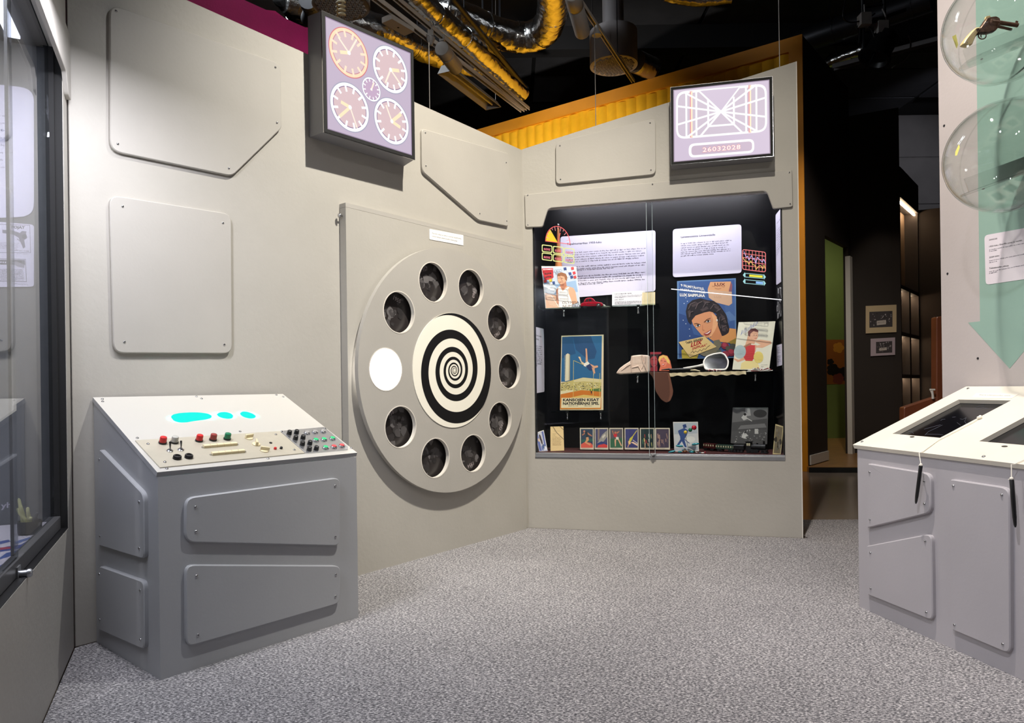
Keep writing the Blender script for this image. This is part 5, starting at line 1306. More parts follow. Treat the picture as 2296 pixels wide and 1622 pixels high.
obj('tender', MB().box(0, ln * .33, .018, .05, -.02, .02, bl_, f.M(), bev=.003).box(ln * .02, ln * .31, .05, .056, -.016, .016, bl_, f.M()), root)
obj('cab', MB().box(ln * .38, ln * .54, .02, .074, -.021, .021, bl_, f.M(), bev=.002).box(ln * .36, ln * .56, .074, .078, -.024, .024, bl_, f.M()), root)
for x in (.41, .47): obj('cab_window', MB().box(ln * x, ln * (x + .045), .048, .066, .021, .0218, mat('cream_pane', (196, 190, 160), .4), f.M()), root)
Mb = f.M(ln * .53, .042, 0) @ Matrix.Rotation(PI / 2, 4, 'Y')
obj('boiler', MB().lathe([(.018, 0), (.018, ln * .38), (.0195, ln * .38), (.0195, ln * .42), (.012, ln * .43)], bl_, Mb, 18), root, smooth=40)
obj('chimney', MB().lathe([(.007, 0), (.006, .022), (.008, .026)], bl_, Matrix.Translation(f.P(ln * .9, .056, 0)), 12).lathe([(.007, 0), (.006, .012)], bl_, Matrix.Translation(f.P(ln * .7, .056, 0)), 12), root, smooth=40)
obj('footplate', MB().box(ln * .36, ln, .018, .024, -.022, .022, bl_, f.M()).prism([(ln * .97, .018), (ln * 1.03, .003), (ln * .97, .003)], -.02, .02, bl_, f.M()), root)
wheels(f, ln, (.05, .15, .25), root, .009); wheels(f, ln, (.45, .57, .69), root, .013); wheels(f, ln, (.85, .94), root, .008)
r_, pl_, ik = card('photo_board', 'black and white photograph board with rounded top standing behind locomotive', 'photo', R, k5(1678, 108), k5(2038, 108), k5(2026, 480), k5(1658, 470), -.28, -.30, (92, 92, 94), .006, .004)
rn = random.Random(8)
ik.poly(cps(k5, (1684, 116), (2030, 116), (2026, 230), (1672, 260)), (116, 116, 118)); ik.poly(cps(k5, (1672, 260), (2028, 220), (2024, 330), (1668, 350)), (84, 84, 86)); ik.poly(cps(k5, (1806, 116), (1850, 116), (1862, 190), (1800, 200)), (176, 176, 178)); ik.ell(*k5(1955, 170), 15, 9, (54, 54, 56))
ik.poly(cps(k5, (1765, 210), (1790, 180), (1815, 185), (1825, 225), (1790, 240)), (206, 206, 204)); ik.ell(*k5(1802, 178), 3, 3, (34, 34, 36)); ik.line(cps(k5, (1820, 215), (1870, 245)), 2, (206, 206, 204)); ik.poly(cps(k5, (1730, 330), (1760, 290), (2000, 270), (2020, 310)), (130, 130, 132)); ik.poly(cps(k5, (1900, 325), (1935, 325), (1938, 375), (1900, 375)), (216, 216, 214)); ik.poly(cps(k5, (1765, 410), (1785, 360), (1812, 370), (1838, 395), (1810, 405), (1800, 425)), (226, 226, 224)); ik.ell(*k5(1802, 358), 2.4, 2.4, (50, 50, 52))
for i in range(50):
    x, y, g = rn.uniform(1680, 2016), rn.uniform(330, 465), rn.randint(60, 220); ik.ell(*k5(x, y), rn.uniform(.5, 1.8), rn.uniform(.8, 2.6), (g, g, g), rn.uniform(0, 180), 6, up=i % 6 == 0)
ik.put('picture', r_)
r_, pl_, ik = stand('picture_card', 'old sepia card leaning in the right corner of the case floor', 'card', ((2110, 275), (2192, 300), (2162, 592), (2082, 582)), k5, -.06, -.09, (206, 190, 140))
ik.poly(cps(k5, (2112, 290), (2182, 310), (2158, 575), (2092, 568)), (120, 108, 84)); rn = random.Random(6)
for i in range(16): x, y, g = rn.uniform(2104, 2165), rn.uniform(320, 550), rn.randint(30, 150); ik.ell(*k5(x, y), rn.uniform(1, 3), rn.uniform(2, 7), (g, g - 6, g - 20))
ik.put('picture', r_)

# ---- reflections of a lit screen, painted on the panes as glowing shapes
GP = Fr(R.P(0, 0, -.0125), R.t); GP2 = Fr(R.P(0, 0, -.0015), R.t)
r_ = thing('gauge_reflection', GP.p(1253, 548), 'painted reflection of a red half-round gauge with yellow wedge on left pane', 'decal')
ik = Ink(GP, 0, reflm, .00008); gc = (382, 672)
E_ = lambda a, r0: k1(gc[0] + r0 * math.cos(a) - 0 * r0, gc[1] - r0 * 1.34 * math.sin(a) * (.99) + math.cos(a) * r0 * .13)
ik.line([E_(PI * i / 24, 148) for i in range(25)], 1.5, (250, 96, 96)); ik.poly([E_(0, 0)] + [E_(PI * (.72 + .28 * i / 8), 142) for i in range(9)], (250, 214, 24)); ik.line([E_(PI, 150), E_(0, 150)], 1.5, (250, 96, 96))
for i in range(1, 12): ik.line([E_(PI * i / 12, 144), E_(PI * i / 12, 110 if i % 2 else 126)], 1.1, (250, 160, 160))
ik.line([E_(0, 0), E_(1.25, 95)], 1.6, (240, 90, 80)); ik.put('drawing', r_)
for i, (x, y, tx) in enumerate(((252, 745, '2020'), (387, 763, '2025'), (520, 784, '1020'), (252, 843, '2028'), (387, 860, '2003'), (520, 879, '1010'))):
    r_ = thing('number_reflection', GP.p(*k1(x, y + 40)), 'painted reflection of a yellow framed number badge on left pane, ' + ('upper' if i < 3 else 'lower') + ' row, ' + ('left', 'middle', 'right')[i % 3], 'decal', 'number badge reflections on the left pane')
    ik = Ink(GP, 0, reflm, .00008); q = lambda w, h: rpoly(cps(k1, (x - w, y - h - w * .1), (x + w, y - h + w * .14), (x + w, y + h + w * .12), (x - w, y + h - w * .12)), 3.4)
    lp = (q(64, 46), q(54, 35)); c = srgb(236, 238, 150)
    n = len(lp[0]); ik.mb.add([ik.at(*p) for l_ in lp for p in l_], [(a, (a + 1) % n, n + (a + 1) % n, n + a) for a in range(n)], reflm, None, c); ik.k += 1
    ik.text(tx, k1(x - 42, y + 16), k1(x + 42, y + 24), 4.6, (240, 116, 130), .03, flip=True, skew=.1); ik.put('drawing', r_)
r_ = thing('graph_reflection', GP2.p(1691, 610), 'painted reflection of a red grid with purple and yellow zigzag on right pane', 'decal')
ik = Ink(GP2, 0, reflm, .00008); RD_ = (250, 130, 130)
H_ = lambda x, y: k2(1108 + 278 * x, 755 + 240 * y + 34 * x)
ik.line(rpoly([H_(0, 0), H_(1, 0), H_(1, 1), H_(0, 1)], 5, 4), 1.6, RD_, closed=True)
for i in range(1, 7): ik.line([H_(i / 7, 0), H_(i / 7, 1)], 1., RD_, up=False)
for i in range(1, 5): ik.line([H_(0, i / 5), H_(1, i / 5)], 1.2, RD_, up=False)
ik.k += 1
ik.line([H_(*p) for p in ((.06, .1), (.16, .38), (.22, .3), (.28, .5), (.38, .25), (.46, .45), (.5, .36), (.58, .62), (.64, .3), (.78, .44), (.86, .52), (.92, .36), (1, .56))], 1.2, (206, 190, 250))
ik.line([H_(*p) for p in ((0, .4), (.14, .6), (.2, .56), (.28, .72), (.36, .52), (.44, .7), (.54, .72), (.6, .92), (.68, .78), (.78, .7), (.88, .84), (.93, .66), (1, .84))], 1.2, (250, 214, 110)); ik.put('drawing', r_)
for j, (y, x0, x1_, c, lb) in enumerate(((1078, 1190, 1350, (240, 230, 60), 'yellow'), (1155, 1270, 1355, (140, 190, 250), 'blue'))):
    r_ = thing('slider_reflection', GP2.p(*k2(1250, y + 30)), 'painted reflection of a pale slider bar filled with ' + lb + ' below the red grid', 'decal')
    ik = Ink(GP2, 0, reflm, .00008); s_ = lambda x: (x - 1250) * .085
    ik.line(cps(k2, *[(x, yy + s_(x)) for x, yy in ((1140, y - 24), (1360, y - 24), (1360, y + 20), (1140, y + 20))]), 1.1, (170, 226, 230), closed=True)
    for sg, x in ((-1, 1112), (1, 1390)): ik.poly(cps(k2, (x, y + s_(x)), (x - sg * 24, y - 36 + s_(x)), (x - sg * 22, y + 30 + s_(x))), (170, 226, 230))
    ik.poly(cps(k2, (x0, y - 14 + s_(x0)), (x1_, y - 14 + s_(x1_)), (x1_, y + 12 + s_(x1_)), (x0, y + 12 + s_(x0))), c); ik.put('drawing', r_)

# ================================================================== DARK SHOWCASE IN THE NEAR LEFT WALL
tc_ = thing('glass_showcase', C.P(-.6, CZ0, -.2), 'dark framed glass showcase in the near left wall', 'showcase')
grey2 = mat('grey_case_lining', (92, 94, 97), .6, var=.04, scale=3)
GO = -.042                                                   # glass set back behind the wall face
mb = MB(); M0 = C.M()
mb.box(CU0 - .02, CU1 + .02, CZ0 - .02, CZ0 + .028, -.62, -T - .001, grey2, M0).box(CU0 - .02, CU1 + .02, CZ1, CZ1 + .02, -.62, -T - .001, blackm, M0)
mb.box(CU1 + .0005, CU1 + .02, CZ0 - .02, CZ1 + .02, -.62, -T - .001, grey2, M0).box(CU0 - .02, CU0, CZ0, CZ1, -.62, -T - .001, grey2, M0).box(CU0, CU1, CZ0, CZ1, -.62, -.60, grey2, M0)
obj('lining', mb, tc_)
obj('side_frame', MB().box(CU1 - .004, CU1, CZ0, CZ1, -T - .004, -.002, blackm, M0), tc_)
obj('side_frame', MB().box(CU1 - .022, CU1 - .005, CZ0, CZ1, GO - .012, GO + .016, blackm, M0), tc_)
obj('sill', MB().box(CU0, CU1, CZ0, CZ0 + .004, -T, -.001, black, M0), tc_)
obj('bottom_rail', MB().box(CU0, CU1 - .023, CZ0 + .0045, CZ0 + .052, GO - .006, GO + .02, mat('grey_rail', (96, 96, 98), .4, .5), M0, bev=.002), tc_)
ue = C.uv(24, 700, GO)[0]
p1_ = obj('glass_pane', MB().box(ue, CU1 - .023, CZ0 + .052, CZ1, GO - .006, GO, smoke, M0), tc_, label='far pane')
obj('pane_edge', MB().box(ue - .004, ue, CZ0 + .052, CZ1, GO - .007, GO + .001, black, M0), p1_)
p2_ = obj('glass_pane', MB().box(CU0, ue - .03, CZ0 + .052, CZ1, GO + .010, GO + .016, smoke, M0), tc_, label='near pane')
lu, lz = C.uv(52, 1288, .0)
lq = C.P(C.uv(40, 1288, GO + .02)[0], C.uv(40, 1288, GO + .02)[1], GO + .02)
obj('lock', MB().lathe([(.010, 0), (.010, .022), (.012, .023), (.012, .030), (.008, .034)], alum, Matrix.Translation(lq) @ C.n.to_track_quat('Z', 'Y').to_matrix().to_4x4(), 16).box(-.02, .02, -.022, .022, -.004, .004, alum, Matrix.Translation(lq) @ C.n.to_track_quat('Z', 'Y').to_matrix().to_4x4()), tc_, smooth=45)
CE = Fr(C.P(CU1, 0, 0), C.n)                                 # end wall of the case, faces the viewer
LAVD = (222, 216, 236)
r_, pl_, ik = card('text_board', 'white rounded text board on the end wall inside the dark showcase', 'text board', CE, (-120, 178), (76, 198), (76, 486), (-120, 492), .004, .004, LAVD, .05, .004)
for i in range(8): ik.bars((-80, 258 + i * 17), (20 + (i * 7) % 12, 262 + i * 16.4), 4, (150, 146, 166), 14)
ik.put('lettering', r_)
r_, pl_, ik = card('newspaper_clipping', 'white card with toy gun advert headed POJAT inside the dark showcase', 'clipping', CE, (-70, 492), (76, 504), (76, 643), (-70, 645), .004, .004, LAVD, .012, .004)
k0 = cp(0, 450, .27754)
ik.line(cps(k0, (-60, 190), (240, 200), (248, 420), (-60, 420)), 1.2, (120, 116, 132)); ik.line(cps(k0, (-60, 470), (205, 474), (215, 655), (-60, 650)), 1.2, (90, 88, 100))
ik.text('POJAT', k0(92, 224), k0(202, 228), 5.6, (66, 62, 78), .05)
GN = (112, 108, 122)
ik.poly(cps(k0, (20, 236), (100, 240), (160, 262), (180, 245), (215, 250), (210, 268), (222, 300), (196, 320), (205, 375), (188, 388), (176, 360), (150, 300), (110, 276), (20, 262)), GN); ik.ell(*k0(196, 290), 5, 6, (70, 68, 80), 0); ik.line(cps(k0, (140, 310), (165, 330), (185, 315)), 1.4, GN)
for i in range(5): ik.bars(k0(0, 342 + i * 11), k0(155 - i * 3, 348 + i * 11), 1.3, (110, 106, 120), 8)
ik.bars(k0(70, 400), k0(238, 412), 1.6, (80, 78, 92), 12); ik.bars(k0(135, 430), k0(242, 434), 1.2, (120, 116, 130), 6)
ik.poly(cps(k0, (-40, 478), (200, 480), (204, 520), (-40, 516)), (92, 90, 102))
for i in range(4): ik.ell(*k0(8 + i * 18, 498 + i), 1.7, 1.7, (214, 208, 226), n=8)
ik.poly(cps(k0, (90, 500), (130, 490), (200, 520), (196, 545), (140, 530)), (150, 146, 160))
for i in range(10): ik.bars(k0(-30, 555 + i * 9.5), k0(190 + i * .8, 560 + i * 9.5), 1.3, (104, 100, 114), 5)
ik.bars(k0(120, 672), k0(228, 680), 1.2, (120, 116, 130), 6)
ik.put('printing', r_)
obj('light_strip', MB().box(-1.6, .2, CZ1 - .012, CZ1 - .002, -.16, -.12, ledc, M0), tc_)
lamp('case_light', 'AREA', C.P(-.7, CZ1 - .016, -.14), C.P(-.55, .9, -.34), 62, (.92, .92, 1.), (1.7, .03))
# things standing in it
cfz = CZ0 + .030
t = thing('pattern_cloth', C.P(-.2, cfz, -.35), 'white cloth with blue and red brush strokes on the floor of the dark showcase', 'cloth')
FLC = Fr(C.P(0, cfz, -.05), C.t, -C.n)
obj('cloth', MB().box(CU0 + .3, CU1 - .005, cfz, cfz + .002, -.59, -.06, mat('white_cloth', (214, 206, 214), .8), M0), t)
ik = Ink(FLC, .0022); rn = random.Random(12)
k9 = cp(0, 850, 1 / 2.1)
for q, c in ((((0, 800), (40, 788), (100, 780), (130, 762), (160, 760), (158, 782), (130, 790), (60, 806), (0, 815)), (44, 70, 150)), (((0, 765), (40, 757), (50, 766), (0, 780)), (70, 90, 160)), (((0, 795), (50, 790), (60, 798), (0, 806)), (178, 40, 70)), (((0, 842), (30, 820), (90, 805), (92, 815), (40, 838), (0, 850)), (60, 90, 160)), (((0, 880), (40, 855), (60, 860), (30, 890), (0, 900)), (40, 60, 140)), (((60, 770), (140, 745), (150, 750), (80, 778)), (96, 116, 170)), (((70, 840), (120, 812), (126, 818), (84, 850)), (180, 170, 150))): ik.poly(cps(k9, *q), c)
ik.put('brush_strokes', t)
pt = onz(67, 1197, cfz + .003)
dpt = (pt - EYEP).length; mpp = pt.y / FPX
t = thing('plant_pot', pt, 'black pot of pale green finger-shaped sprouts inside the dark showcase', 'plant')
rw = 23 * mpp
obj('pot', MB().lathe([(rw * .8, 0), (rw, .004), (rw * 1.03, 29 * mpp), (rw * .92, 29 * mpp), (rw * .9, 24 * mpp)], black, Matrix.Translation(pt), 20), t, smooth=45)
fg = mat('pale_green_finger', (206, 204, 150), .55, var=.15, scale=60)
for (x0, y0, x1_, y1) in ((54, 1176, 42, 1118), (60, 1176, 38, 1140), (64, 1174, 62, 1138), (68, 1174, 69, 1160), (50, 1176, 47, 1134), (72, 1172, 84, 1150), (78, 1174, 80, 1156)):
    a = aty(x0, y0, pt.y); b_ = aty(x1_, y1, pt.y - .01)
    obj('sprout', MB().tube([a, a.lerp(b_, .35) + Vector((.003, 0, 0)), a.lerp(b_, .7), a.lerp(b_, .95), b_], [3.4 * mpp, 4.4 * mpp, 3.8 * mpp, 3.2 * mpp, 1.2 * mpp], fg if x1_ < 80 else grey2, 8), t, smooth=60)
bq = C.P(CU1 - .08, cfz + .002, -.42)
t = thing('dark_box', bq, 'dark blue grey box with white letters behind the plant pot', 'box')
BXF = Fr(bq, C.n)
obj('carton', MB().box(-.30, .16, 0, .30, -.05, 0, mat('slate_card', (58, 58, 74), .6), BXF.M(), bev=.003), t)
ik = Ink(BXF, .0004); ik.text('yh', (2, 1140), (26, 1138), 12, (190, 186, 200), .02); ik.put('lettering', t)

# ================================================================== GLOBES ON THE RIGHT PANEL
r_, pl_, ik = card('caption_card', 'white rounded caption card headed SANKARI on the mint arrow', 'label', PN, (2207, 528), (2340, 504), (2340, 620), (2210, 639), .002, .002, (226, 218, 226), .02, .003)
kb = cp(2090, 480, .23436)
ik.text('SANKARI', kb(545, 256), kb(622, 242), 3.3, INK, .02)
ik.text('1950-luku: Sheriffin pyssy ja merkki', kb(545, 320), kb(860, 258), 3.2, INK, .02); ik.text('2020-luku', kb(545, 424), kb(640, 404), 3.2, INK, .02); ik.text('Tulevaisuuden pilmoa', kb(545, 528), kb(732, 500), 3.2, INK, .02)
for y in (348, 364, 452, 470, 556, 572): ik.bars(kb(545, y), kb(620 if y in (364, 470, 572) else 905, y - (16 if y in (364, 470, 572) else 70)), 1.5, TXTG, 6)
ik.put('lettering', r_)
PM = PN.M()
for gi, (cx_, cy_, rp, lab) in enumerate(((2251, 59, 124, 'upper clear acrylic globe holding the toy revolver'), (2255, 351, 125, 'lower clear acrylic globe with an empty clear shelf'))):
    off = .222; c = PN.p(cx_, cy_, off); rad = rp * c.y / FPX * .985
    t = thing('acrylic_globe', c - Z3 * rad, lab, 'globe', 'clear globes on the arrow')
    Mg = Matrix.Translation(c) @ PN.n.to_track_quat('Z', 'Y').to_matrix().to_4x4()
    pr = [(rad * math.sin(PI * i / 24), -rad * math.cos(PI * i / 24)) for i in range(25)]
    obj('shell', MB().lathe([(max(r, .002), h) for r, h in pr], acryl, Mg, 64, cap=False), t, smooth=80)
    obj('inner_shell', MB().lathe([(max(r * .975, .002), h * .975) for r, h in pr], acryl, Mg, 64, cap=False), t, smooth=80)
    obj('seam_ring', MB().lathe([(rad, -.0012), (rad + .006, -.0012), (rad + .006, .0012), (rad, .0012)], acryl, Mg, 64, cap=False), t, smooth=40)
    # clear shelf: a bent strip through the globe
    f = Fr(c - Z3 * rad * .42, Vector((1, -.3, .0)).normalized() + Z3 * .32, Vector((.3, .95, .12)))
    pl = rpoly([(-rad * .72, -rad * .42), (rad * .72, -rad * .42), (rad * .72, rad * .42), (-rad * .72, rad * .42)], .07, 6)
    obj('shelf', MB().prism(pl, -.004, .004, acryl, f.M(), bev=.001), t)
    obj('strut', MB().box(-rad * .62, rad * .62, -.006, .006, -.06, -.004, acryl, f.M()), t)
    for x in (-.4, .35): inst('screw', SCREW, t, f.M(rad * x, -rad * .05, .004))
    stk = mat('yellow_sticker', (226, 222, 120), .5)
    kk = cp(2090, 0, .16031) if gi == 0 else cp(2090, 220, .17267)
    def onball(x, y, c=c, r=rad):
        d = ray(x, y).normalized(); o = EYEP - c; b_ = o.dot(d); q = o.dot(o) - r * r; dsc = b_ * b_ - q
        return EYEP + d * (-b_ - math.sqrt(max(dsc, 0)))
    sq = ((282, 512), (335, 482), (366, 622), (345, 684)) if gi == 0 else ((302, 700), (350, 598), (362, 640), (326, 745), (300, 750))
    v = [onball(*kk(*p)) for p in sq]; v = [c + (p - c) * 1.004 for p in v]
    obj('sticker', MB().add(v, [tuple(range(len(v)))], stk), t)
# toy revolver lying on the upper shelf
kg = cp(2090, 0, .16031); cG = PN.p(2230, 60, .222)
GF = Fr(Vector((0, cG.y - .04, 0)) + Vector((0, .0, 0)), Vector((1, .0, 0)))
bron = mat('worn_bronze', (104, 80, 66), .35, .75, var=.35, scale=40, bump=.3, bscale=90); ivg = mat('ivory_grip', (214, 192, 140), .35, var=.1, scale=20)
gq = lambda *pts: [GF.uv(*kg(*p)) for p in pts]
t = thing('toy_revolver', GF.p(*kg(600, 640)), 'bronze toy revolver with ivory grip lying in the upper globe', 'toy gun')
obj('grip', MB().prism(rpoly(gq((405, 635), (440, 570), (520, 470), (590, 400), (650, 395), (668, 412), (620, 470), (585, 530), (540, 640), (490, 655)), .006, 3), -.012, .012, ivg, GF.M(), bev=.004), t, smooth=50)
inst('screw', SCREW, t, GF.M(*GF.uv(*kg(460, 612)), .012) @ Matrix.Scale(.45, 4)); obj('grip_cap', MB().prism(gq((585, 430), (625, 415), (635, 445), (600, 470)), .0118, .0128, bron, GF.M()), t)
obj('frame', MB().prism(rpoly(gq((655, 400), (700, 340), (745, 270), (800, 250), (880, 240), (930, 270), (940, 330), (905, 400), (870, 445), (780, 470), (700, 470), (640, 480), (600, 520), (620, 470)), .005, 3), -.010, .010, bron, GF.M(), bev=.003), t, smooth=50)
a, b_ = GF.p(*kg(790, 330)), GF.p(*kg(900, 325)); cu = a.lerp(b_, .5)
axv = (GF.p(*kg(1200, 350)) - GF.p(*kg(930, 320))).normalized()
Mx = lambda o: Matrix.Translation(o) @ axv.to_track_quat('Z', 'Y').to_matrix().to_4x4()
mb = MB().lathe([(.008, -.017), (.0155, -.014), (.0155, .015), (.012, .018)], bron, Mx(cu), 18)
for i in range(6): mb.lathe([(.0042, -.012), (.0042, .0165)], bron, Mx(cu) @ Matrix.Translation((.0145 * math.cos(i * PI / 3), .0145 * math.sin(i * PI / 3), 0)), 8)
obj('cylinder', mb, t, smooth=45)
a, b_ = GF.p(*kg(925, 315)), GF.p(*kg(1195, 355))
obj('barrel', MB().tube([a, a.lerp(b_, .5), a.lerp(b_, .96), b_], [.0085, .0078, .0078, .0084], bron, 14).tube([GF.p(*kg(930, 372)), GF.p(*kg(1110, 415))], [.0055, .005], bron, 10).lathe([(.0050, .0), (.0050, .0006)], black, Mx(b_), 12), t, smooth=45)
obj('sight', MB().prism(gq((1165, 325), (1170, 290), (1200, 300), (1196, 330)), -.002, .002, bron, GF.M()), t)
obj('hammer', MB().prism(rpoly(gq((735, 275), (745, 235), (800, 222), (815, 250), (770, 275)), .002, 2), -.004, .004, ivg, GF.M(), bev=.001), t, smooth=45)
tg_ = [GF.p(*kg(700 + 55 * math.cos(a_), 500 + 48 * math.sin(a_))) for a_ in [PI * (-.15 + 1.3 * i / 10) for i in range(11)]]
obj('trigger_guard', MB().tube(tg_, .0024, bron, 6).tube([GF.p(*kg(690, 475)), GF.p(*kg(680, 505)), GF.p(*kg(690, 525))], .0022, bron, 6), t)

# ================================================================== FRAMED PRINTS, BENCH
PRQ = ((((1941, 686.5), (2010, 683.5), (2010, 745), (1941, 748)), 'larger etching on cream mount hanging on the dark partition'),
       (((1952, 760), (2007, 757), (2007, 796), (1952, 799)), 'smaller lilac mounted etching hanging below the larger cream one'))
for i, (q, lb) in enumerate(PRQ):
    r_, pl_, ik = card('framed_print', lb, 'picture', B, *q, .02, .02, (214, 190, 148) if i == 0 else (190, 172, 180), 0, .018)
    (xa, ya), (xb, yb), (xc, yc), (xd, yd) = q
    g = lambda s_, t_: ((xa + (xb - xa) * s_) * (1 - t_) + (xd + (xc - xd) * s_) * t_, (ya + (yb - ya) * s_) * (1 - t_) + (yd + (yc - yd) * s_) * t_)
    a0_, a1_, b0_, b1_ = (.12, .87, .22, .80) if i == 0 else (.22, .88, .2, .86)
    ik.poly([g(a0_, b0_), g(a1_, b0_), g(a1_, b1_), g(a0_, b1_)], (60, 52, 54)); rn = random.Random(20 + i)
    for k in range(40):
        x, y, c = rn.uniform(a0_ + .04, a1_ - .04), rn.uniform(b0_ + .04, b1_ - .05), rn.choice((24, 150, 180, 96)); ik.ell(*g(x, y), rn.uniform(.8, 2.2), rn.uniform(.6, 1.6), (c, c - 8, c - 8), rn.uniform(0, 180), 6, up=k % 5 == 0)
    ik.poly([g(.36, .56), g(.66, .54), g(.66, .70), g(.36, .72)], (206, 194, 184)); ik.bars(g(.4, .63), g(.62, .62), 1.2, (60, 50, 50), 5)
    ik.put('etching', r_)
ck = mat('lamp_brass', (120, 100, 70), .4, .6)
lamp('picture_lamp', 'SPOT', B.P(B.uv(1975, 700)[0], 4.0, .9), B.P(B.uv(1975, 720)[0], 1.9, 0), 22, (1, .9, .78), .04, 40, .8)
bf = Fr(Vector((0, 4.6, 0)), (1, 0, 0)); q = lambda *p: [bf.uv(x, y) for x, y in p]
t = thing('wooden_bench', Vector((bf.uv(2070, 900)[0], 4.6, 0)), 'red brown wooden bench end with tall post behind the right panel', 'bench')
obj('post', MB().prism(rpoly(q((2094, 712), (2150, 704), (2150, 1100), (2094, 1100)), .012, 3), -.03, .03, woodm, bf.M(), bev=.004), t)
obj('arm_rail', MB().prism(rpoly(q((2022, 914), (2085, 893), (2094, 890), (2094, 985), (2022, 985)), .01, 3), -.028, .028, woodm, bf.M(), bev=.004), t)
hz = bf.uv(2060, 980)[1]; hu0, hu1 = bf.uv(2024, 950)[0], bf.uv(2094, 950)[0]
obj('leg', MB().box(hu0, hu0 + .06, 0, hz + .01, -.026, .026, woodm, bf.M()), t); obj('leg', MB().box(hu1 + .01, hu1 + .10, 0, hz - .1, -.026, .026, woodm, bf.M()), t)
hk = bf.p(2091, 893, .04); sc_ = 4.6 / FPX
obj('hook', MB().tube([bf.p(2092, 894, .03), bf.p(2091, 884, .035), bf.p(2089, 876, .035)], [3 * sc_, 2.4 * sc_, 3.4 * sc_], whitep, 10).box(-4.4 * sc_, 4.4 * sc_, -1.6 * sc_, 1.8 * sc_, -.01, .01, whitep, Matrix.Translation(bf.p(2090.5, 874, .035)) @ Matrix.Rotation(PI / 2, 4, 'X')), t, label='white metal hook', smooth=45)

# ================================================================== CEILING SERVICES
def smooth_path(P, n=6):
    out = []
    for i in range(len(P) - 1):
        p0, p1, p2, p3 = P[max(i - 1, 0)], P[i], P[i + 1], P[min(i + 2, len(P) - 1)]
        for k in range(n):
            t = k / n; out.append(.5 * ((2 * p1) + (p2 - p0) * t + (2 * p0 - 5 * p1 + 4 * p2 - p3) * t * t + (3 * p1 - p0 - 3 * p2 + p3) * t ** 3))
    return out + [P[-1]]


def duct(name, pts, z, rpx, label, m=foilm, n=20, step=5, crinkle=.0):
    P = smooth_path([onz(x, y, zz) for x, y, zz in [(p[0], p[1], p[2] if len(p) > 2 else z) for p in pts]], 8)
    mid = P[len(P) // 2]; r0 = rpx * mid.y / FPX; rn = random.Random(len(label))
    root = thing(name, mid, label, 'duct'); mb = MB()
    mb.tube(P, [r0 * (1 + rn.uniform(-crinkle, crinkle)) for _ in P], m, n); obj('skin', mb, root, smooth=70)
    for q in (P[len(P) // 3], P[2 * len(P) // 3]):
        if q.z < 6: obj('hanger', MB().tube([q + Z3 * r0 * .9, Vector((q.x, q.y, 6.38))], .006, darkst, 6), root)
    for i in range(3, len(P) - 2, step):
        d = (P[i + 1] - P[i - 1]).normalized(); obj('band', MB().tube([P[i] - d * .008, P[i] + d * .008], r0 * 1.03, m, n), root)
    return root


duct('foil_duct', [(985, 18), (1050, 47), (1120, 76), (1180, 84), (1222, 66), (1240, 20), (1236, -40)], 5.3, 33, 'large crinkled foil duct with an elbow near the ceiling', crinkle=.04, step=9)
duct('foil_duct', [(905, -40), (960, 18), (1030, 78), (1100, 142), (1168, 208)], 4.95, 24, 'long straight foil duct running beside the black pipe', crinkle=.05, step=7)
duct('foil_duct', [(640, 0), (760, 40), (850, 62), (930, 104), (1010, 136), (1080, 150)], 5.5, 26, 'lower foil duct half hidden behind the clock screen', crinkle=.06, step=7)
duct('foil_duct', [(640, -20), (670, 20), (690, 60)], 5.6, 34, 'foil duct end above the magenta wall', crinkle=.05, step=6)
duct('foil_duct', [(1490, -16), (1560, -4), (1640, -10)], 5.2, 17, 'piece of bright foil duct at the top edge', crinkle=.05, step=6)
duct('foil_duct', [(1840, 150), (1900, 124), (1960, 104)], 5.6, 12, 'thin shiny foil duct beyond the yellow wall corner', crinkle=.05, step=6)
duct('black_pipe', [(985, -40), (1080, 76), (1178, 196)], 4.98, 6, 'thin black pipe along the long foil duct', darkst, 10, 99)
duct('grey_pipe', [(1780, 100), (1860, 72), (1960, 40), (2090, -5)], 5.9, 27, 'thick dark grey pipe beyond the yellow wall corner', darkst, 18, 6)
duct('grey_pipe', [(690, 0), (700, 24), (694, 44)], 5.0, 20, 'short round grey pipe end by the clock screen', mat('grey_duct', (88, 88, 90), .5, .3), 16, 99)


def rail(name, label, a, b_, z0, z1, w, h, m, group=None, slots=0):
    A_, B_ = onz(*a, z0), onz(*b_, z1); f = Fr(A_, B_ - A_, Z3) ; t_ = (B_ - A_).normalized(); s_ = t_.cross(Z3).normalized(); u_ = s_.cross(t_)
    ln = (B_ - A_).length; M_ = Matrix(((t_.x, s_.x, u_.x, A_.x), (t_.y, s_.y, u_.y, A_.y), (t_.z, s_.z, u_.z, A_.z), (0, 0, 0, 1)))
    root = thing(name, A_.lerp(B_, .5), label, 'rail', group)
    obj('channel', MB().box(0, ln, -w / 2, -w / 2 + .006, 0, h, m, M_).box(0, ln, w / 2 - .006, w / 2, 0, h, m, M_).box(0, ln, -w / 2, w / 2, h - .006, h, m, M_).box(0, ln, -w * .2, w * .2, h * .45, h - .006, darkst, M_), root)
    for k in (.3, .7):
        q = A_.lerp(B_, k); obj('hanger', MB().tube([q + Z3 * h * .9, Vector((q.x, q.y, 6.38))], .005, darkst, 6), root)
    return root, M_, ln


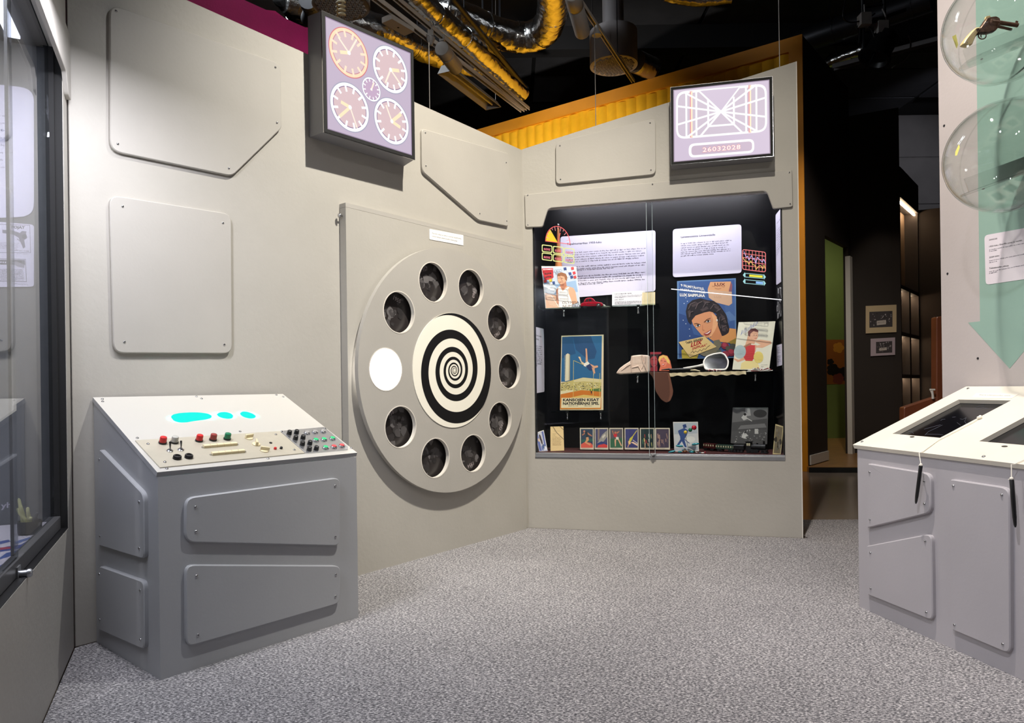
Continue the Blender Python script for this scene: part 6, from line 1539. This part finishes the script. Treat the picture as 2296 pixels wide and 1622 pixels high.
rail('track_rail', 'pale track rail passing the small junction box', (786, -40), (1172, 252), 4.7, 4.7, .055, .05, trackm)
rail('track_rail', 'long track rail between the foil duct and the tube lamp', (838, -40), (1184, 248), 4.75, 4.75, .05, .045, trackm)
rail('track_rail', 'short slanting track rail in front of the drum diffuser', (1276, -30), (1420, 186), 4.7, 4.7, .04, .04, trackm)
rail('cable_tray', 'long grey tray crossing the dark upper right', (1868, 156), (2120, 90), 5.4, 5.4, .10, .06, mat('tray_grey', (120, 116, 116), .5))
jz = 4.66
a = onz(893, 62, jz); t = thing('junction_box', a, 'small grey junction box on the pale track rail', 'box')
jm = Matrix.Translation(a) @ Matrix.Rotation(.95, 4, 'Z')
obj('box', MB().box(-.16, .16, -.07, .07, 0, .06, trackm, jm, bev=.004), t); obj('cable_hole', MB().lathe([(.012, -.001), (.012, .001)], black, jm, 10), t)


def spot(name, label, a, b_, z, z2, rpx, m, group):
    A_, B_ = onz(*a, z), onz(*b_, z2); d = (B_ - A_); r0 = rpx * A_.y / FPX; M_ = Matrix.Translation(A_) @ d.to_track_quat('Z', 'Y').to_matrix().to_4x4(); ln = d.length
    root = thing(name, A_, label, 'lamp', group)
    obj('housing', MB().lathe([(r0 * .5, -.004), (r0 * .92, 0), (r0, .02), (r0, ln * .30), (r0 * .94, ln * .31), (r0 * .94, ln * .33), (r0, ln * .34), (r0, ln), (r0 * .86, ln), (r0 * .84, ln * .9)], m, M_, 20), root, smooth=45)
    obj('bracket', MB().box(-r0 * .3, r0 * .3, r0, r0 * 1.25, 0, ln * .35, m, M_).tube([M_ @ Vector((0, r0 * 1.1, ln * .15)), M_ @ Vector((0, r0 * 1.1, ln * .15)) + Vector((0, 0, .09))], .012, m, 8), root)
    return root


spot('track_lamp', 'white cylindrical track lamp above the drum diffuser', (1283, -14), (1306, 72), 4.66, 4.62, 19, lampw, 'track lamps')
spot('track_lamp', 'grey cylindrical track lamp joined to the tube lamp', (990, 108), (1022, 152), 4.6, 4.6, 17, lampw, 'track lamps')
A_ = onz(1338, 68, 4.62); t = thing('cone_holder', A_, 'small white cone shaped cable holder beside the white track lamp', 'lamp')
obj('cone', MB().lathe([(.014, .05), (.016, .03), (.05, -.05), (.05, -.055), (.04, -.053)], lampw, Matrix.Translation(A_), 18), t, smooth=45)
A_ = onz(966, 92, 4.6); t = thing('cone_holder', A_, 'white cone shaped cable holder above the left hanging wire', 'lamp')
obj('cone', MB().lathe([(.03, .045), (.045, .03), (.02, -.04), (.008, -.05)], lampw, Matrix.Translation(A_), 18), t, smooth=45)
obj('plug', MB().box(-.03, .03, -.02, .02, .05, .11, lampw, Matrix.Translation(A_), bev=.004).tube([A_ + Vector((0, 0, .1)), A_ + Vector((.02, 0, .16)), A_ + Vector((-.02, .02, .2)), A_ + Vector((.02, .02, .24))], .008, lampw, 6), t, smooth=45)
# tube lamp with reflector
A_, B_ = onz(1000, 158, 4.55), onz(1106, 240, 4.55); d = (B_ - A_); s_ = d.normalized().cross(Z3).normalized()
t = thing('tube_lamp', A_.lerp(B_, .5), 'long trough shaped tube lamp under the track rails', 'lamp')
M_ = Matrix(((s_.x, 0, d.normalized().x, A_.x), (s_.y, 0, d.normalized().y, A_.y), (0, 1, 0, A_.z), (0, 0, 0, 1))); ln = d.length
obj('reflector', MB().prism([(-.11, -.02), (-.055, .06), (.055, .06), (.11, -.02), (.104, -.022), (.05, .052), (-.05, .052), (-.104, -.022)], 0, ln, lampw, M_), t)
obj('end_cap', MB().prism([(-.11, -.02), (-.055, .06), (.055, .06), (.11, -.02)], -.006, 0, lampw, M_), t); obj('end_cap', MB().prism([(-.11, -.02), (-.055, .06), (.055, .06), (.11, -.02)], ln, ln + .006, lampw, M_), t)
obj('tube', MB().tube([A_ + d * .03 + Z3 * .02, A_ + d * .97 + Z3 * .02], .014, whitep, 10), t)


def diffuser(label, cx_, cy_, rpx, z, h, flat=1.):
    c = onz(cx_, cy_, z); r0 = rpx * c.y / FPX; M_ = Matrix.Translation(c)
    t = thing('ceiling_diffuser', c, label, 'air vent', None)
    obj('drum', MB().lathe([(r0 * .95, .004), (r0, 0), (r0, h), (r0 * .3, h + .01)], mat('vent_grey', (150, 144, 144), .5), M_, 40, cap=False), t, smooth=40)
    obj('nozzle_plate', MB().prism(circle(0, 0, r0 * .95, 40), .0, .006, mat('vent_plate', (150, 144, 140), .5), M_), t)
    mb = MB(); st = r0 * .155
    for i in range(-8, 9):
        for j in range(-8, 9):
            x, y = (i + (j % 2) * .5) * st, j * st * .87
            if x * x + y * y < (r0 * .86) ** 2: mb.lathe([(st * .42, 0), (st * .40, -st * .34), (st * .26, -st * .36), (st * .24, -.001)], MATS['vent_plate'], M_ @ Matrix.Translation((x, y, 0)), 8)
    obj('nozzles', mb, t, kind='stuff', smooth=40)
    obj('neck', MB().lathe([(r0 * .45, h), (r0 * .45, h + .5)], MATS['vent_grey'], M_, 20), t, smooth=40)
    return t, c, r0


t, c, r0 = diffuser('big grey drum diffuser with round nozzles over the yellow wall', 1376, 148, 53, 5.0, .42)
A_ = c + Vector((r0, .1, .1)); obj('side_duct', MB().tube([A_, A_ + Vector((.25, .25, .02))], .14, foilm, 16), t, smooth=60)
t, c, r0 = diffuser('round perforated diffuser behind the top of the clock screen', 765, 14, 64, 4.75, .30)
hx = []
for i in range(60): a = i * .42; hx.append(onz(764 + 9 * math.sin(a) , 2 + i * .62, 4.5) + Vector((0, .03 * math.cos(a), 0)))
single('coiled_cable', MB().tube(hx, .010, ivory, 8), 'white coiled cable hanging before the perforated diffuser', 'cable', smooth=60)
# hanging wires
for (x0, y0, x1_, y1, fr_, o, lb) in ((962, 96, 963.5, 246, L, -.02, 'thin hanging wire right of the clock screen'), (1334, 60, 1336, 283, R, -.02, 'thin hanging wire over the oblong board'), (1746, -20, 1748, 150, R, -.02, 'thin hanging wire over the grid screen'), (1111, -20, 1111, 236, None, 0, 'very thin wire before the long foil duct')):
    if fr_ is None: a, b_ = aty(x0, y0, 9), aty(x1_, y1, 9)
    else: b_ = fr_.p(x1_, y1, o); a = aty(x0, y0, b_.y); a = Vector((b_.x, b_.y, max(a.z, b_.z + .2)))
    single('hanging_wire', MB().tube([a, b_], .0026 if fr_ is not None else .004, mat('wire', (150, 146, 142), .4, .5), 6), lb, 'wire')
# lighting truss with cables, beyond the yellow wall
ty = 7.6; tm = mat('truss_black', (30, 30, 32), .5, .3)
tp = lambda x, y, d=0: aty(x, y, ty + d)
t = thing('lighting_truss', tp(1972, 100), 'dark ladder truss with hanging stage lamp and cables at upper right', 'truss')
for x in (1934, 1982):
    for d in (0, .28): obj('chord', MB().tube([tp(x, -30, d), tp(x + 2, 112, d)], .018, tm, 8), t)
for i, y in enumerate((-10, 18, 46, 74, 102)): obj('rung', MB().tube([tp(1934, y), tp(1983, y - 8), tp(1983, y - 8, .28), tp(1934, y, .28)], .011, tm, 8), t)
obj('cross_bar', MB().tube([tp(1920, 62), tp(2030, 22)], .02, tm, 8), t)
for q, m_ in ((((1938, 10), (1940, 40), (1948, 50), (1956, 40)), lampw), (((1978, 20), (1986, 40), (1984, 70), (1972, 95)), lampw), (((1896, 0), (1890, 36), (1905, 50), (1940, 44), (1962, 30)), black), (((2036, 80), (2042, 100), (2034, 128), (2000, 152)), mat('cable_grey', (80, 76, 72), .6)), (((1950, 60), (1962, 90), (1960, 120), (1950, 140)), black)):
    obj('cable', MB().tube(smooth_path([tp(*p, -.05) for p in q]), .008, m_, 6), t, smooth=60)
for q in ((1976, 63), (1938, 45)): obj('connector_box', MB().box(-.055, .055, -.05, .05, -.065, .065, lampw, Matrix.Translation(tp(*q, -.05)), bev=.006), t)
A_ = tp(1962, 128); obj('stage_lamp', MB().lathe([(.05, .30), (.13, .26), (.14, .05), (.17, 0), (.17, -.03), (.14, -.03), (.12, .02)], black, Matrix.Translation(A_) @ Matrix.Rotation(.5, 4, 'Y'), 20).tube([A_ + Vector((-.17, 0, .15)), A_ + Vector((-.15, 0, .38)), A_ + Vector((.15, 0, .38)), A_ + Vector((.17, 0, .15))], .014, black, 8), t, smooth=45)
# roof beams and a dim high lamp that lets the services read
bmh = mat('beam_dark', (34, 33, 35), .8)
struct('trim_2', MB().box(-6, 8.5, 7.2, 7.45, 6.0, 6.4, bmh), (1, 7.3, 6.2)); struct('trim_3', MB().box(-6, 8.5, 10.4, 10.65, 6.0, 6.4, bmh), (1, 10.5, 6.2))
